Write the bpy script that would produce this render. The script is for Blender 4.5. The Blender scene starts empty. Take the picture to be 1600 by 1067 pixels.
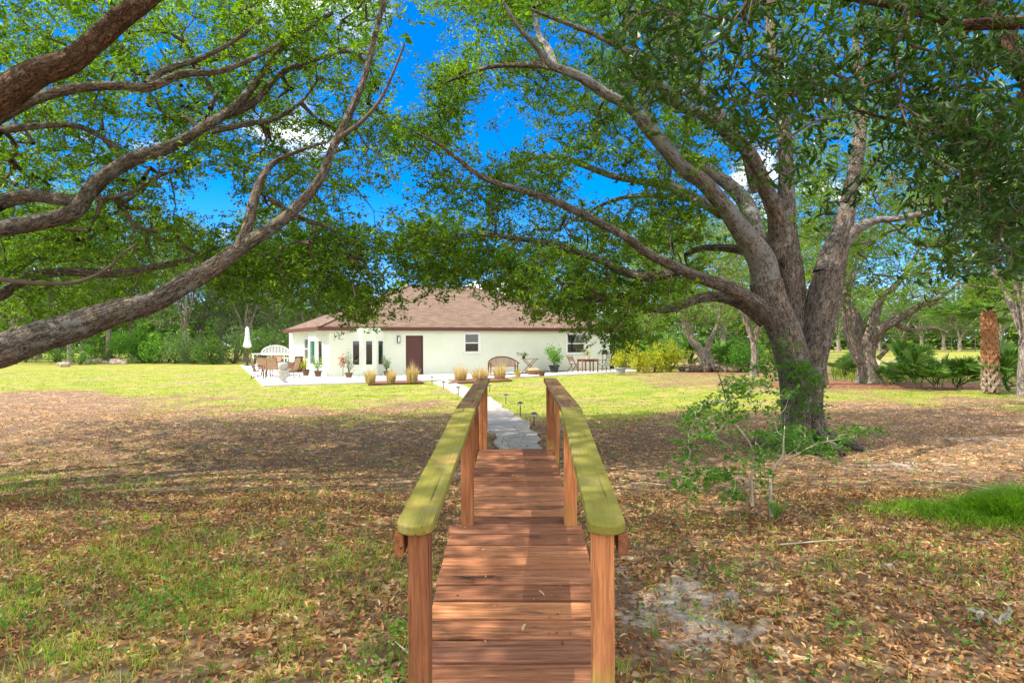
import bpy, math, random
import numpy as np
from mathutils import Vector, Matrix
random.seed(7)
rng = np.random.default_rng(7)
S = bpy.context.scene
COL = S.collection
PI = math.pi
R = math.radians
EYE = 1.87; F = 1000.0; ROLL = 0.0044
# ------------------------------------------------------------------ layout: pixel of the photo + depth -> point
RV = np.array([math.cos(ROLL), 0, -math.sin(ROLL)]); UV = np.array([math.sin(ROLL), 0, math.cos(ROLL)])
def P(px, py, z):
    a = (px-800)/F; b = (533.5-py)/F
    return np.array([0, z, EYE]) + z*(a*RV+b*UV)
def G(px, py, h=0.0):
    a = (px-800)/F; b = (533.5-py)/F
    k = a*RV[2]+b*UV[2]
    z = (h-EYE)/k
    p = P(px, py, z); return Vector((p[0], p[1], h))
# ------------------------------------------------------------------ materials
def new_mat(name):
    m = bpy.data.materials.new(name); m.use_nodes = True
    nt = m.node_tree; nt.nodes.clear(); return m, nt
class N:
    def __init__(s, nt): s.nt = nt
    def __call__(s, typ, **kw):
        n = s.nt.nodes.new(typ)
        for k, v in kw.items():
            if k.startswith('_'): setattr(n, k[1:], v)
            else:
                key = k.replace('__', ' ')
                n.inputs[key].default_value = v
        return n
    def l(s, a, b): s.nt.links.new(a, b)
    def ramp(s, fac, stops):
        r = s.nt.nodes.new('ShaderNodeValToRGB'); cr = r.color_ramp
        while len(cr.elements) > 1: cr.elements.remove(cr.elements[-1])
        cr.elements[0].position = stops[0][0]; cr.elements[0].color = (*stops[0][1], 1)
        for p, c in stops[1:]:
            e = cr.elements.new(p); e.color = (*c, 1)
        s.l(fac, r.inputs[0]); return r.outputs[0]
    def mix(s, fac, a, b, blend='MIX'):
        m = s.nt.nodes.new('ShaderNodeMix'); m.data_type = 'RGBA'; m.blend_type = blend
        for i, v in ((0, fac), (6, a), (7, b)):
            if isinstance(v, (int, float)): m.inputs[i].default_value = v
            elif isinstance(v, tuple): m.inputs[i].default_value = (*v, 1)
            else: s.l(v, m.inputs[i])
        return m.outputs[2]
    def math(s, op, a, b=None, c=None, clamp=False):
        m = s.nt.nodes.new('ShaderNodeMath'); m.operation = op; m.use_clamp = clamp
        for i, v in ((0, a), (1, b), (2, c)):
            if v is None: continue
            if isinstance(v, (int, float)): m.inputs[i].default_value = v
            else: s.l(v, m.inputs[i])
        return m.outputs[0]
    def noise(s, vec, scale, detail=4, rough=.55, dist=0):
        n = s.nt.nodes.new('ShaderNodeTexNoise'); n.inputs['Scale'].default_value = scale
        n.inputs['Detail'].default_value = detail; n.inputs['Roughness'].default_value = rough; n.inputs['Distortion'].default_value = dist
        if vec is not None: s.l(vec, n.inputs['Vector'])
        return n.outputs['Fac']
    def smooth(s, v, a, b):
        m = s.nt.nodes.new('ShaderNodeMapRange'); m.interpolation_type = 'SMOOTHSTEP'
        s.l(v, m.inputs[0]); m.inputs[1].default_value = a; m.inputs[2].default_value = b; return m.outputs[0]
    def scale(s, vec, sc):
        m = s.nt.nodes.new('ShaderNodeMapping'); m.inputs['Scale'].default_value = sc; s.l(vec, m.inputs[0]); return m.outputs[0]
    def attr(s, name):
        a = s.nt.nodes.new('ShaderNodeAttribute'); a.attribute_name = name; return a
    def out(s, col, rough=.8, bump=None, bstr=.5, bdist=.01, spec=.3, metal=0):
        p = s.nt.nodes.new('ShaderNodeBsdfPrincipled'); o = s.nt.nodes.new('ShaderNodeOutputMaterial')
        if isinstance(col, tuple): p.inputs['Base Color'].default_value = (*col, 1)
        else: s.l(col, p.inputs['Base Color'])
        if isinstance(rough, (int, float)): p.inputs['Roughness'].default_value = rough
        else: s.l(rough, p.inputs['Roughness'])
        p.inputs['Specular IOR Level'].default_value = spec; p.inputs['Metallic'].default_value = metal
        if bump is not None:
            b = s.nt.nodes.new('ShaderNodeBump'); b.inputs['Strength'].default_value = bstr; b.inputs['Distance'].default_value = bdist
            s.l(bump, b.inputs['Height']); s.l(b.outputs[0], p.inputs['Normal'])
        s.l(p.outputs[0], o.inputs[0]); return p
def simple(name, col, rough=.7, var=.25, sc=12, bump=.2, metal=0, spec=.3):
    m, nt = new_mat(name); n = N(nt)
    v = n('ShaderNodeTexCoord').outputs['Object']
    f = n.noise(v, sc, 5)
    d = tuple(c*(1-var) for c in col); l = tuple(min(1, c*(1+var*.7)) for c in col)
    c = n.ramp(f, [(.3, d), (.7, l)])
    n.out(c, rough, f, bump, .005, spec, metal); return m
def leaf_mat(name, stops, trans=.45, rough=.45, sat=1.0):
    m, nt = new_mat(name); n = N(nt)
    a = n.attr('lc').outputs['Fac']
    c = n.ramp(a, stops)
    p = n('ShaderNodeBsdfPrincipled'); n.l(c, p.inputs['Base Color']); p.inputs['Roughness'].default_value = rough
    p.inputs['Specular IOR Level'].default_value = .35
    t = n('ShaderNodeBsdfTranslucent')
    c2 = n.mix(1.0, c, (1.45, 1.65, .42), 'MULTIPLY'); n.l(c2, t.inputs[0])
    mx = n('ShaderNodeMixShader'); mx.inputs[0].default_value = trans
    n.l(p.outputs[0], mx.inputs[1]); n.l(t.outputs[0], mx.inputs[2])
    o = n('ShaderNodeOutputMaterial'); n.l(mx.outputs[0], o.inputs[0]); return m
def bark_mat(name, dark, mid, light, lichen=.0, lcol=(.36, .38, .36), sc=1.0, stretch=.13):
    m, nt = new_mat(name); n = N(nt)
    b = n.attr('bk').outputs['Vector']
    w = n.nt.nodes.new('ShaderNodeTexNoise'); w.inputs['Scale'].default_value = 13*sc; w.inputs['Detail'].default_value = 5; w.inputs['Roughness'].default_value = .65; n.l(b, w.inputs['Vector'])
    wv = n.nt.nodes.new('ShaderNodeVectorMath'); wv.operation = 'MULTIPLY_ADD'
    n.l(w.outputs['Color'], wv.inputs[0]); wv.inputs[1].default_value = (.10, .10, .22); n.l(b, wv.inputs[2])
    sv = n.scale(wv.outputs[0], (1, 1, stretch))
    vo = n.nt.nodes.new('ShaderNodeTexVoronoi'); vo.feature = 'DISTANCE_TO_EDGE'; vo.inputs['Scale'].default_value = 52*sc
    n.l(sv, vo.inputs['Vector'])
    ridge = n.smooth(vo.outputs['Distance'], .0, .30)
    rid2 = n.noise(n.scale(wv.outputs[0], (1, 1, .16)), 34*sc, 5, .65)
    ridge = n.math('ADD', n.math('MULTIPLY', ridge, .45), n.math('MULTIPLY', n.smooth(rid2, .36, .66), .55))
    fine = n.noise(n.scale(b, (1, 1, .4)), 90*sc, 4, .6)
    big = n.noise(b, 2.2, 4, .6)
    h = n.math('ADD', n.math('MULTIPLY', ridge, .8), n.math('MULTIPLY', fine, .35))
    c = n.ramp(h, [(.24, dark), (.55, mid), (.92, light)])
    c = n.mix(n.smooth(big, .35, .7), c, n.mix(1.0, c, (1.35, 1.25, 1.15), 'MULTIPLY'))
    if lichen > 0:
        k = n.smooth(n.noise(b, 5, 6, .7), .66-lichen*.25, .70-lichen*.2)
        c = n.mix(n.math('MULTIPLY', k, .75), c, lcol)
    n.out(c, .9, h, 1.0, .035, .15); return m
def wood_mat(name, dark, mid, light, moss=0, mosscol=(.22, .26, .04), stain=.5, gsc=1.0, updown=False):
    m, nt = new_mat(name); n = N(nt)
    b = n.attr('bk').outputs['Vector']
    g = n.noise(n.scale(b, (1.6, 30, 30)), 2.2*gsc, 6, .65, .6)
    g2 = n.noise(n.scale(b, (.7, 9, 9)), 3.0*gsc, 5, .7, 1.5)
    s = n.noise(n.scale(b, (1, 4, 4)), 1.7, 5, .65)
    c = n.ramp(n.math('ADD', n.math('MULTIPLY', g, .55), n.math('MULTIPLY', g2, .45)), [(.33, dark), (.5, mid), (.68, light)])
    c = n.mix(n.math('MULTIPLY', n.smooth(s, .55, .72), stain), c, tuple(x*.45 for x in dark))
    r = n.attr('rnd').outputs['Fac']
    c = n.mix(n.math('MULTIPLY', r, .8), c, n.mix(1.0, c, (1.35, 1.25, .95), 'MULTIPLY')); c = n.mix(1.0, c, n.ramp(n.math('FRACT', n.math('MULTIPLY', r, 7.3)), [(0, (.58, .54, .55)), (.5, (.95, .9, .88)), (1, (1.3, 1.28, 1.2))]), 'MULTIPLY')
    crack = n.smooth(n.noise(n.scale(b, (.5, 24, 24)), 2.0, 3, .5, .3), .66, .70)
    c = n.mix(n.math('MULTIPLY', crack, .75), c, tuple(x*.3 for x in dark))
    if moss > 0:
        mk = n.noise(b, 3.0, 6, .6)
        if updown:
            z = n('ShaderNodeSeparateXYZ'); n.l(n('ShaderNodeTexCoord').outputs['Object'], z.inputs[0])
            low = n.math('SUBTRACT', 1.05, n.math('ABSOLUTE', n.math('SUBTRACT', z.outputs[2], .55)))
            mk = n.math('ADD', n.math('MULTIPLY', mk, .6), n.math('MULTIPLY', low, .28))
        k = n.smooth(mk, .62-moss*.35, .78-moss*.3)
        mc = n.mix(n.noise(b, 24, 4), mosscol, tuple(x*1.5 for x in mosscol))
        mc = n.mix(n.math('MULTIPLY', n.smooth(g, .38, .6), .5), n.mix(1., mc, (.85, .82, .9), 'MULTIPLY'), mc); mc = n.mix(n.smooth(n.noise(b, 5, 6, .7), .5, .75), mc, (.26, .22, .13))
        c = n.mix(n.math('MULTIPLY', k, .88), c, mc)
        c = n.mix(n.math('MULTIPLY', crack, .6), c, tuple(x*.3 for x in dark))
    hh = n.math('SUBTRACT', n.math('ADD', n.math('MULTIPLY', g, .6), n.math('MULTIPLY', g2, .4)), n.math('MULTIPLY', crack, .8))
    n.out(c, .75, hh, .7, .006, .25); return m
M = {}
OAK = [(0, (.036, .085, .010)), (.35, (.085, .17, .016)), (.7, (.18, .285, .024)), (.93, (.34, .41, .05)), (1, (.36, .22, .05))]
M['oak'] = leaf_mat('oak_leaf', OAK, .6)
M['oakd'] = leaf_mat('dark_leaf', [(0, (.02, .055, .01)), (.5, (.04, .10, .015)), (.9, (.08, .16, .025)), (1, (.15, .22, .03))], .35, .35)
M['bg'] = leaf_mat('far_leaf', [(0, (.07, .14, .02)), (.4, (.14, .24, .03)), (.8, (.25, .34, .05)), (1, (.36, .42, .09))], .5)
M['bgb'] = leaf_mat('blue_leaf', [(0, (.04, .09, .03)), (.4, (.08, .15, .05)), (.8, (.17, .24, .12)), (1, (.28, .33, .2))], .35)
M['bgd'] = leaf_mat('deep_leaf', [(0, (.03, .08, .015)), (.5, (.07, .15, .022)), (1, (.16, .26, .04))], .45)
M['bright'] = leaf_mat('bright_leaf', [(0, (.06, .16, .02)), (.6, (.12, .28, .03)), (1, (.22, .38, .05))], .45)
M['yellow'] = leaf_mat('yellow_leaf', [(0, (.20, .26, .02)), (.6, (.42, .42, .03)), (1, (.62, .55, .05))], .45)
M['palm'] = leaf_mat('palm_leaf', [(0, (.08, .19, .04)), (.6, (.18, .34, .08)), (1, (.34, .46, .14))], .35, .35)
M['straw'] = leaf_mat('straw_blade', [(0, (.30, .19, .11)), (.5, (.54, .39, .25)), (1, (.74, .60, .43))], .35)
M['grass'] = leaf_mat('grass_blade', [(0, (.08, .18, .015)), (.35, (.19, .34, .03)), (.6, (.38, .46, .07)), (1, (.70, .60, .28))], .4)
M['lawnb'] = leaf_mat('lawn_blade', [(0, (.07, .15, .01)), (.5, (.17, .27, .018)), (.78, (.33, .36, .05)), (1, (.50, .38, .18))], .4)
M['litter'] = leaf_mat('fallen_leaf', [(0, (.12, .05, .022)), (.3, (.28, .13, .055)), (.55, (.46, .23, .09)), (.75, (.58, .34, .15)), (.9, (.70, .54, .34)), (.97, (.55, .40, .10)), (1, (.58, .18, .04))], .2, .6)
M['bark'] = bark_mat('oak_bark', (.055, .043, .034), (.20, .168, .135), (.42, .375, .32), .4)
M['barkl'] = bark_mat('lichen_bark', (.08, .068, .058), (.29, .26, .225), (.54, .50, .45), .75, (.42, .44, .44))
M['barkb'] = bark_mat('brown_bark', (.05, .03, .02), (.16, .10, .065), (.33, .24, .17), .2)
M['barkg'] = bark_mat('grey_bark', (.08, .065, .055), (.25, .21, .17), (.45, .40, .34), .4, sc=.6)
M['twig'] = simple('twig_bark', (.12, .09, .065), .9)
M['stem'] = simple('pale_stem', (.50, .43, .33), .85)
M['deck'] = wood_mat('red_deck_board', (.10, .044, .026), (.30, .135, .075), (.47, .25, .155), 0, stain=1.0)
M['rail2'] = wood_mat('weathered_rail_board', (.11, .06, .035), (.24, .14, .075), (.34, .23, .13), .35, (.17, .18, .03), .5)
M['rail'] = wood_mat('mossy_rail_board', (.15, .09, .035), (.30, .19, .08), (.42, .30, .14), 1.0, (.20, .20, .028), .4)
M['post'] = wood_mat('orange_post', (.15, .055, .028), (.36, .15, .065), (.50, .26, .13), .3, (.26, .24, .04), .2, updown=True)
M['wood'] = wood_mat('brown_furniture', (.10, .04, .02), (.24, .10, .05), (.36, .18, .09), 0, stain=.2)
M['tan'] = simple('tan_sling', (.42, .26, .16), .8)
M['bronze'] = simple('bronze_frame', (.09, .045, .03), .45)
M['dkmetal'] = simple('dark_metal', (.03, .025, .025), .4)
M['black'] = simple('black_plastic', (.02, .02, .02), .4)
M['white'] = simple('white_paint', (.72, .72, .68), .5, .08)
M['stone'] = simple('cast_stone', (.48, .46, .42), .9, .3, 25)
M['concrete'] = simple('pale_concrete', (.62, .61, .58), .85, .12, 3)
M['wicker'] = simple('wicker', (.20, .11, .06), .8, .5, 60, .6)
M['cushion'] = simple('grey_cushion', (.50, .52, .50), .9)
M['terracotta'] = simple('brown_pot', (.16, .08, .05), .8)
M['clay'] = simple('yellow_clay_pot', (.50, .33, .16), .8)
M['greypot'] = simple('grey_tub', (.32, .33, .33), .8)
M['canvas'] = simple('white_canvas', (.62, .63, .64), .9)
M['rust'] = simple('rusty_copper', (.45, .16, .05), .6, .4)
M['rock'] = simple('field_rock', (.38, .30, .24), .9, .4, 6)
M['frame'] = simple('white_vinyl', (.75, .76, .74), .4, .04)
M['fascia'] = simple('brown_fascia', (.115, .042, .032), .6, .15)
M['fasciap'] = simple('soffit_paint', (.55, .50, .43), .7, .06)
M['lamp'] = simple('lamp_lens', (.75, .78, .75), .2, .02)
M['brush'] = simple('dead_brush', (.17, .12, .09), .9, .4)
M['mulch'] = simple('mulch', (.20, .10, .06), .95, .5, 18, .8)
M['door'] = simple('brown_door', (.095, .038, .032), .5, .1, 30)
M['curtain'] = simple('green_curtain', (.035, .11, .06), .9, .15)
M['concl'] = simple('concrete_edge', (.5, .49, .45), .9)
def mk_stucco(c1=(.56, .60, .48)):
    m, nt = new_mat('pale_green_stucco'); n = N(nt); v = n('ShaderNodeTexCoord').outputs['Object']
    big = n.noise(v, .8, 4); f = n.noise(v, 60, 3)
    c = n.ramp(big, [(.3, (.60, .64, .51)), (.7, (.67, .70, .58))])
    n.out(c, .85, f, .35, .01, .2); return m
M['stucco'] = mk_stucco()
def mk_roof():
    m, nt = new_mat('asphalt_shingle'); n = N(nt); v = n.attr('bk').outputs['Vector']
    br = n.nt.nodes.new('ShaderNodeTexBrick'); n.l(v, br.inputs['Vector'])
    br.inputs['Scale'].default_value = 1; br.inputs['Brick Width'].default_value = .33; br.inputs['Row Height'].default_value = .145
    br.inputs['Mortar Size'].default_value = .006; br.inputs['Color1'].default_value = (.13, .092, .064, 1); br.inputs['Color2'].default_value = (.215, .155, .11, 1)
    br.inputs['Mortar'].default_value = (.14, .08, .06, 1); br.inputs['Bias'].default_value = 0
    c = n.mix(n.noise(v, 1.2, 5), br.outputs[0], n.mix(1, br.outputs[0], (1.2, 1.12, 1.05), 'MULTIPLY'))
    c = n.mix(n.smooth(n.noise(v, 7, 4, .7), .4, .6), n.mix(1, c, (.82, .82, .82), 'MULTIPLY'), c)
    c = n.mix(n.noise(v, 90, 2), n.mix(1, c, (.7, .7, .7), 'MULTIPLY'), n.mix(1, c, (1.3, 1.3, 1.3), 'MULTIPLY'))
    n.out(c, .9, br.outputs['Fac'], -.4, .01, .2); return m
M['roof'] = mk_roof()
def mk_glass():
    m, nt = new_mat('window_glass'); n = N(nt)
    p = n.out((.012, .02, .016), .03, spec=1.0); return m
M['glass'] = mk_glass()
def mk_flag():
    m, nt = new_mat('path_stone'); n = N(nt); v = n('ShaderNodeTexCoord').outputs['Object']
    vo = n.nt.nodes.new('ShaderNodeTexVoronoi'); vo.feature = 'DISTANCE_TO_EDGE'; vo.inputs['Scale'].default_value = .9; n.l(v, vo.inputs['Vector'])
    e = n.smooth(vo.outputs['Distance'], .0, .02)
    c = n.ramp(n.noise(v, 2.5, 6, .65), [(.3, (.32, .285, .235)), (.7, (.50, .45, .38))])
    c = n.mix(e, (.27, .25, .21), c)
    n.out(c, .9, n.noise(v, 30, 4), .3, .01); return m
M['flag'] = mk_flag()
def mk_ground():
    m, nt = new_mat('yard_ground'); n = N(nt)
    v = n('ShaderNodeTexCoord').outputs['Object']
    mk = n.attr('mask'); sep = n('ShaderNodeSeparateColor'); n.l(mk.outputs['Color'], sep.inputs[0])
    lawn, sand, mulch = sep.outputs[0], sep.outputs[1], sep.outputs[2]
    vo = n.nt.nodes.new('ShaderNodeTexVoronoi'); vo.inputs['Scale'].default_value = 19; n.l(v, vo.inputs['Vector'])
    s2 = n('ShaderNodeSeparateColor'); n.l(vo.outputs['Color'], s2.inputs[0])
    lit = n.ramp(s2.outputs[0], [(0, (.085, .05, .028)), (.35, (.20, .105, .045)), (.65, (.37, .21, .09)), (.88, (.54, .37, .19)), (1, (.70, .55, .36))])
    dirt = n.ramp(n.noise(v, 14, 6, .7), [(.3, (.12, .075, .045)), (.7, (.28, .19, .12))])
    c = n.mix(n.smooth(n.noise(v, 1.6, 5, .6), .38, .62), dirt, lit)
    sd = n.ramp(n.noise(v, 9, 7, .75), [(.35, (.20, .155, .115)), (.5, (.40, .34, .28)), (.72, (.60, .54, .47))])
    sm = n.smooth(n.math('ADD', sand, n.math('MULTIPLY', n.math('SUBTRACT', n.noise(v, 2.6, 7, .72), .5), 1.5)), .45, .62)
    c = n.mix(sm, c, sd)
    mc = n.ramp(s2.outputs[1], [(0, (.12, .05, .03)), (.6, (.26, .11, .06)), (1, (.38, .2, .12))])
    c = n.mix(n.smooth(n.math('ADD', mulch, n.math('MULTIPLY', n.math('SUBTRACT', n.noise(v, 1.1, 6, .7), .5), 1.0)), .4, .6), c, mc)
    gr = n.ramp(n.noise(v, 1.0, 9, .85), [(.34, (.44, .31, .20)), (.43, (.38, .33, .11)), (.51, (.27, .31, .035)), (.64, (.13, .22, .018))])
    gf = n.ramp(n.noise(v, 30, 4, .7), [(.35, (.55, .55, .55)), (.65, (1.3, 1.25, 1.15))])
    gr = n.mix(1, gr, gf, 'MULTIPLY')
    gp = n.noise(v, .28, 6, .7)
    gr = n.mix(n.math('MULTIPLY', n.smooth(gp, .52, .64), .75), gr, n.ramp(n.noise(v, 6, 6, .75), [(.35, (.22, .14, .08)), (.65, (.44, .33, .18))]))
    gr = n.mix(n.math('MULTIPLY', n.smooth(gp, .46, .36), .5), gr, (.13, .21, .025))
    gk = n.smooth(n.math('ADD', lawn, n.math('MULTIPLY', n.math('SUBTRACT', n.noise(v, .7, 10, .8), .5), 2.4)), .3, .72)
    c = n.mix(gk, c, gr)
    h = n.math('ADD', n.math('MULTIPLY', vo.outputs['Distance'], .6), n.noise(v, 22, 6, .7))
    n.out(c, .95, h, .7, .03, .15); return m
M['ground'] = mk_ground()
# ------------------------------------------------------------------ objects and meshes
def tag(o, label=None, cat=None, group=None, kind=None):
    if label: o['label'] = label
    if cat: o['category'] = cat
    if group: o['group'] = group
    if kind: o['kind'] = kind
    return o
def empty(name, loc, rz=0, label=None, cat=None, group=None):
    o = bpy.data.objects.new(name, None); COL.objects.link(o); o.location = loc; o.rotation_euler = (0, 0, rz)
    o.empty_display_size = .2
    return tag(o, label, cat, group)
def link(name, me, mat, parent=None):
    if mat is not None and not me.materials: me.materials.append(mat)
    o = bpy.data.objects.new(name, me); COL.objects.link(o)
    if parent: o.parent = parent
    return o
def copy_tree(o, parent=None):
    c = o.copy(); COL.objects.link(c)
    if parent: c.parent = parent
    for ch in list(o.children): copy_tree(ch, c)
    return c
def np_mesh(name, V, T, attrs=None, smooth=False):
    """V (n,3); T list of int arrays (m,k)"""
    me = bpy.data.meshes.new(name)
    V = np.asarray(V, dtype=np.float32)
    me.vertices.add(len(V)); me.vertices.foreach_set('co', V.ravel())
    T = [np.asarray(t, dtype=np.int32) for t in T if len(t)]
    loops = np.concatenate([t.ravel() for t in T])
    counts = np.concatenate([np.full(len(t), t.shape[1], dtype=np.int32) for t in T])
    starts = np.concatenate([[0], np.cumsum(counts)[:-1]]).astype(np.int32)
    me.loops.add(len(loops)); me.loops.foreach_set('vertex_index', loops)
    me.polygons.add(len(counts)); me.polygons.foreach_set('loop_start', starts)
    me.polygons.foreach_set('use_smooth', np.full(len(counts), smooth, dtype=bool))
    for k, a in (attrs or {}).items():
        a = np.asarray(a, dtype=np.float32)
        if a.ndim == 1:
            at = me.attributes.new(k, 'FLOAT', 'POINT'); at.data.foreach_set('value', a)
        else:
            at = me.attributes.new(k, 'FLOAT_VECTOR', 'POINT'); at.data.foreach_set('vector', a.ravel())
    me.update(calc_edges=True); return me
class MB:
    def __init__(s): s.v = []; s.f = []; s.bk = []; s.rn = []
    def add(s, vs, fs, bks=None, rnd=0.0):
        n = len(s.v); s.v += [tuple(v) for v in vs]; s.f += [[i+n for i in f] for f in fs]
        s.bk += [tuple(b) for b in (bks if bks is not None else vs)]; s.rn += [rnd]*len(vs)
    def box(s, c, size, rz=0, M3=None, grain=0, taper=1.0, rnd=None):
        hx, hy, hz = (x/2 for x in size); vs = []; bk = []
        off = Vector((random.random()*40, random.random()*40, random.random()*40))
        mt = M3 if M3 is not None else Matrix.Rotation(rz, 3, 'Z')
        for z in (-hz, hz):
            t = taper if z < 0 else 1.0
            for x, y in ((-hx, -hy), (hx, -hy), (hx, hy), (-hx, hy)):
                p = Vector((x*t, y*t, z)); vs.append(mt @ p+Vector(c))
                q = (p.x, p.y, p.z) if grain == 0 else ((p.y, p.x, p.z) if grain == 1 else (p.z, p.x, p.y))
                bk.append(Vector(q)+off)
        s.add(vs, [(0, 3, 2, 1), (4, 5, 6, 7), (0, 1, 5, 4), (1, 2, 6, 5), (2, 3, 7, 6), (3, 0, 4, 7)], bk, random.random() if rnd is None else rnd)
    def bar(s, a, b, w, h=None, up=(0, 0, 1)):
        a = Vector(a); b = Vector(b); d = b-a; L = d.length; x = d.normalized(); u = Vector(up)
        if abs(x.dot(u)) > .97: u = Vector((0, 1, 0))
        y = u.cross(x).normalized(); z = x.cross(y)
        s.box((a+b)/2, (L, w, h or w), M3=Matrix((x, y, z)).transposed())
    def tube(s, pts, r, n=8, cap=True):
        pts = [Vector(p) for p in pts]
        rs = r if isinstance(r, (list, tuple)) else [r]*len(pts)
        t = (pts[1]-pts[0]).normalized(); ref = Vector((0, 0, 1)) if abs(t.z) < .9 else Vector((1, 0, 0))
        u = t.cross(ref).normalized(); vs = []; bk = []; L = 0
        for i, p in enumerate(pts):
            t = (pts[min(i+1, len(pts)-1)]-pts[max(i-1, 0)]).normalized()
            u = (u-t*u.dot(t)).normalized(); w = t.cross(u)
            if i: L += (p-pts[i-1]).length
            for k in range(n):
                a = 2*PI*k/n; vs.append(p+(u*math.cos(a)+w*math.sin(a))*rs[i]); bk.append((L, math.cos(a)*rs[i], math.sin(a)*rs[i]))
        fs = [(i*n+k, i*n+(k+1) % n, (i+1)*n+(k+1) % n, (i+1)*n+k) for i in range(len(pts)-1) for k in range(n)]
        if cap: fs += [tuple(range(n))[::-1], tuple((len(pts)-1)*n+k for k in range(n))]
        s.add(vs, fs, bk)
    def lathe(s, c, prof, n=20, sx=1, sy=1):
        c = Vector(c); vs = [c+Vector((r*math.cos(2*PI*k/n)*sx, r*math.sin(2*PI*k/n)*sy, z)) for r, z in prof for k in range(n)]
        fs = [(i*n+k, i*n+(k+1) % n, (i+1)*n+(k+1) % n, (i+1)*n+k) for i in range(len(prof)-1) for k in range(n)]
        fs += [tuple(range(n))[::-1], tuple((len(prof)-1)*n+k for k in range(n))]
        s.add(vs, fs)
    def poly(s, vs, bks=None): s.add(vs, [tuple(range(len(vs)))], bks)
    def prism(s, pts, z0, z1):
        n = len(pts); vs = [(p[0], p[1], z0) for p in pts]+[(p[0], p[1], z1) for p in pts]
        s.add(vs, [tuple(range(n))[::-1], tuple(range(n, 2*n))]+[(k, (k+1) % n, n+(k+1) % n, n+k) for k in range(n)])
    def build(s, name, mat, parent=None, bevel=0, smooth=False):
        me = bpy.data.meshes.new(name); me.from_pydata(s.v, [], s.f)
        a = me.attributes.new('bk', 'FLOAT_VECTOR', 'POINT'); a.data.foreach_set('vector', np.array(s.bk, dtype=np.float32).ravel())
        a = me.attributes.new('rnd', 'FLOAT', 'POINT'); a.data.foreach_set('value', np.array(s.rn, dtype=np.float32))
        if smooth: me.polygons.foreach_set('use_smooth', np.ones(len(me.polygons), dtype=bool))
        me.update(); o = link(name, me, mat, parent)
        if bevel:
            b = o.modifiers.new('bevel', 'BEVEL'); b.width = bevel; b.segments = 2; b.limit_method = 'ANGLE'
        return o
# leaves: N kites folded along the midrib
def rand_dirs(n, r=rng):
    v = r.normal(size=(n, 3)); return v/np.linalg.norm(v, axis=1, keepdims=True)
def leaf_arrays(C, size, aspect=.45, upbias=.6, droop=0.0, lc=None, r=rng, fold=.25, hexa=False):
    n = len(C); size = np.broadcast_to(size, (n,))
    d = rand_dirs(n, r); d[:, 2] = d[:, 2]*.6-droop; d /= np.linalg.norm(d, axis=1, keepdims=True)
    nn = rand_dirs(n, r); nn[:, 2] += upbias*np.sign(nn[:, 2]+.3)*1.0
    s = np.cross(d, nn); s /= (np.linalg.norm(s, axis=1, keepdims=True)+1e-9); up = np.cross(s, d)
    L = size[:, None]; W = L*aspect*.5
    base = C-d*L*.5; tip = C+d*L*.5-up*L*.06
    if hexa:
        q = [base, C-d*L*.2+s*W*.9+up*W*fold*2, C+d*L*.18+s*W*.85+up*W*fold*2, tip, C+d*L*.18-s*W*.85+up*W*fold*2, C-d*L*.2-s*W*.9+up*W*fold*2]
        V = np.stack(q, 1).reshape(-1, 3); i = np.arange(n)[:, None]*6
        T = np.concatenate([i+np.array([0, 1, 2, 3]), i+np.array([0, 3, 4, 5])])
        k = 6
    else:
        lm = C+s*W+up*W*fold*2; rm = C-s*W+up*W*fold*2
        V = np.stack([base, lm, tip, rm], 1).reshape(-1, 3); i = np.arange(n)[:, None]*4
        T = np.concatenate([i+np.array([0, 1, 2]), i+np.array([0, 2, 3])]); k = 4
    if lc is None: lc = r.random(n)
    return V, T, np.repeat(lc, k)
def leaf_obj(name, C, size, mat, parent=None, origin=None, **kw):
    V, T, a = leaf_arrays(np.asarray(C), size, **kw)
    if origin is not None: V = V-np.asarray(origin)
    return link(name, np_mesh(name, V, [T], {'lc': a}), mat, parent)
def blade_arrays(B, h, lean, w, r=rng, lc=None):
    n = len(B); h = np.broadcast_to(h, (n,))[:, None]; w = np.broadcast_to(w, (n,))[:, None]
    a = r.random(n)*2*PI; s = np.stack([np.cos(a), np.sin(a), np.zeros(n)], 1)
    up = np.array([0, 0, 1.0])
    m = B+up*h*.55+lean*h*.35; t = B+up*h*.92+lean*h*1.0
    V = np.stack([B-s*w, B+s*w, m+s*w*.8, m-s*w*.8, t], 1).reshape(-1, 3); i = np.arange(n)[:, None]*5
    if lc is None: lc = r.random(n)
    return V, [i+np.array([0, 1, 2, 3]), i+np.array([3, 2, 4])], np.repeat(lc, 5)
def rlean(n, amt, r=rng):
    v = r.normal(size=(n, 3))*amt; v[:, 2] = 0; return v
def blade_obj(name, B, h, lean, w, mat, parent=None, origin=None, lc=None):
    V, T, a = blade_arrays(np.asarray(B), h, lean, w, lc=lc)
    if origin is not None: V = V-np.asarray(origin)
    return link(name, np_mesh(name, V, T, {'lc': a}), mat, parent)
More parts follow.
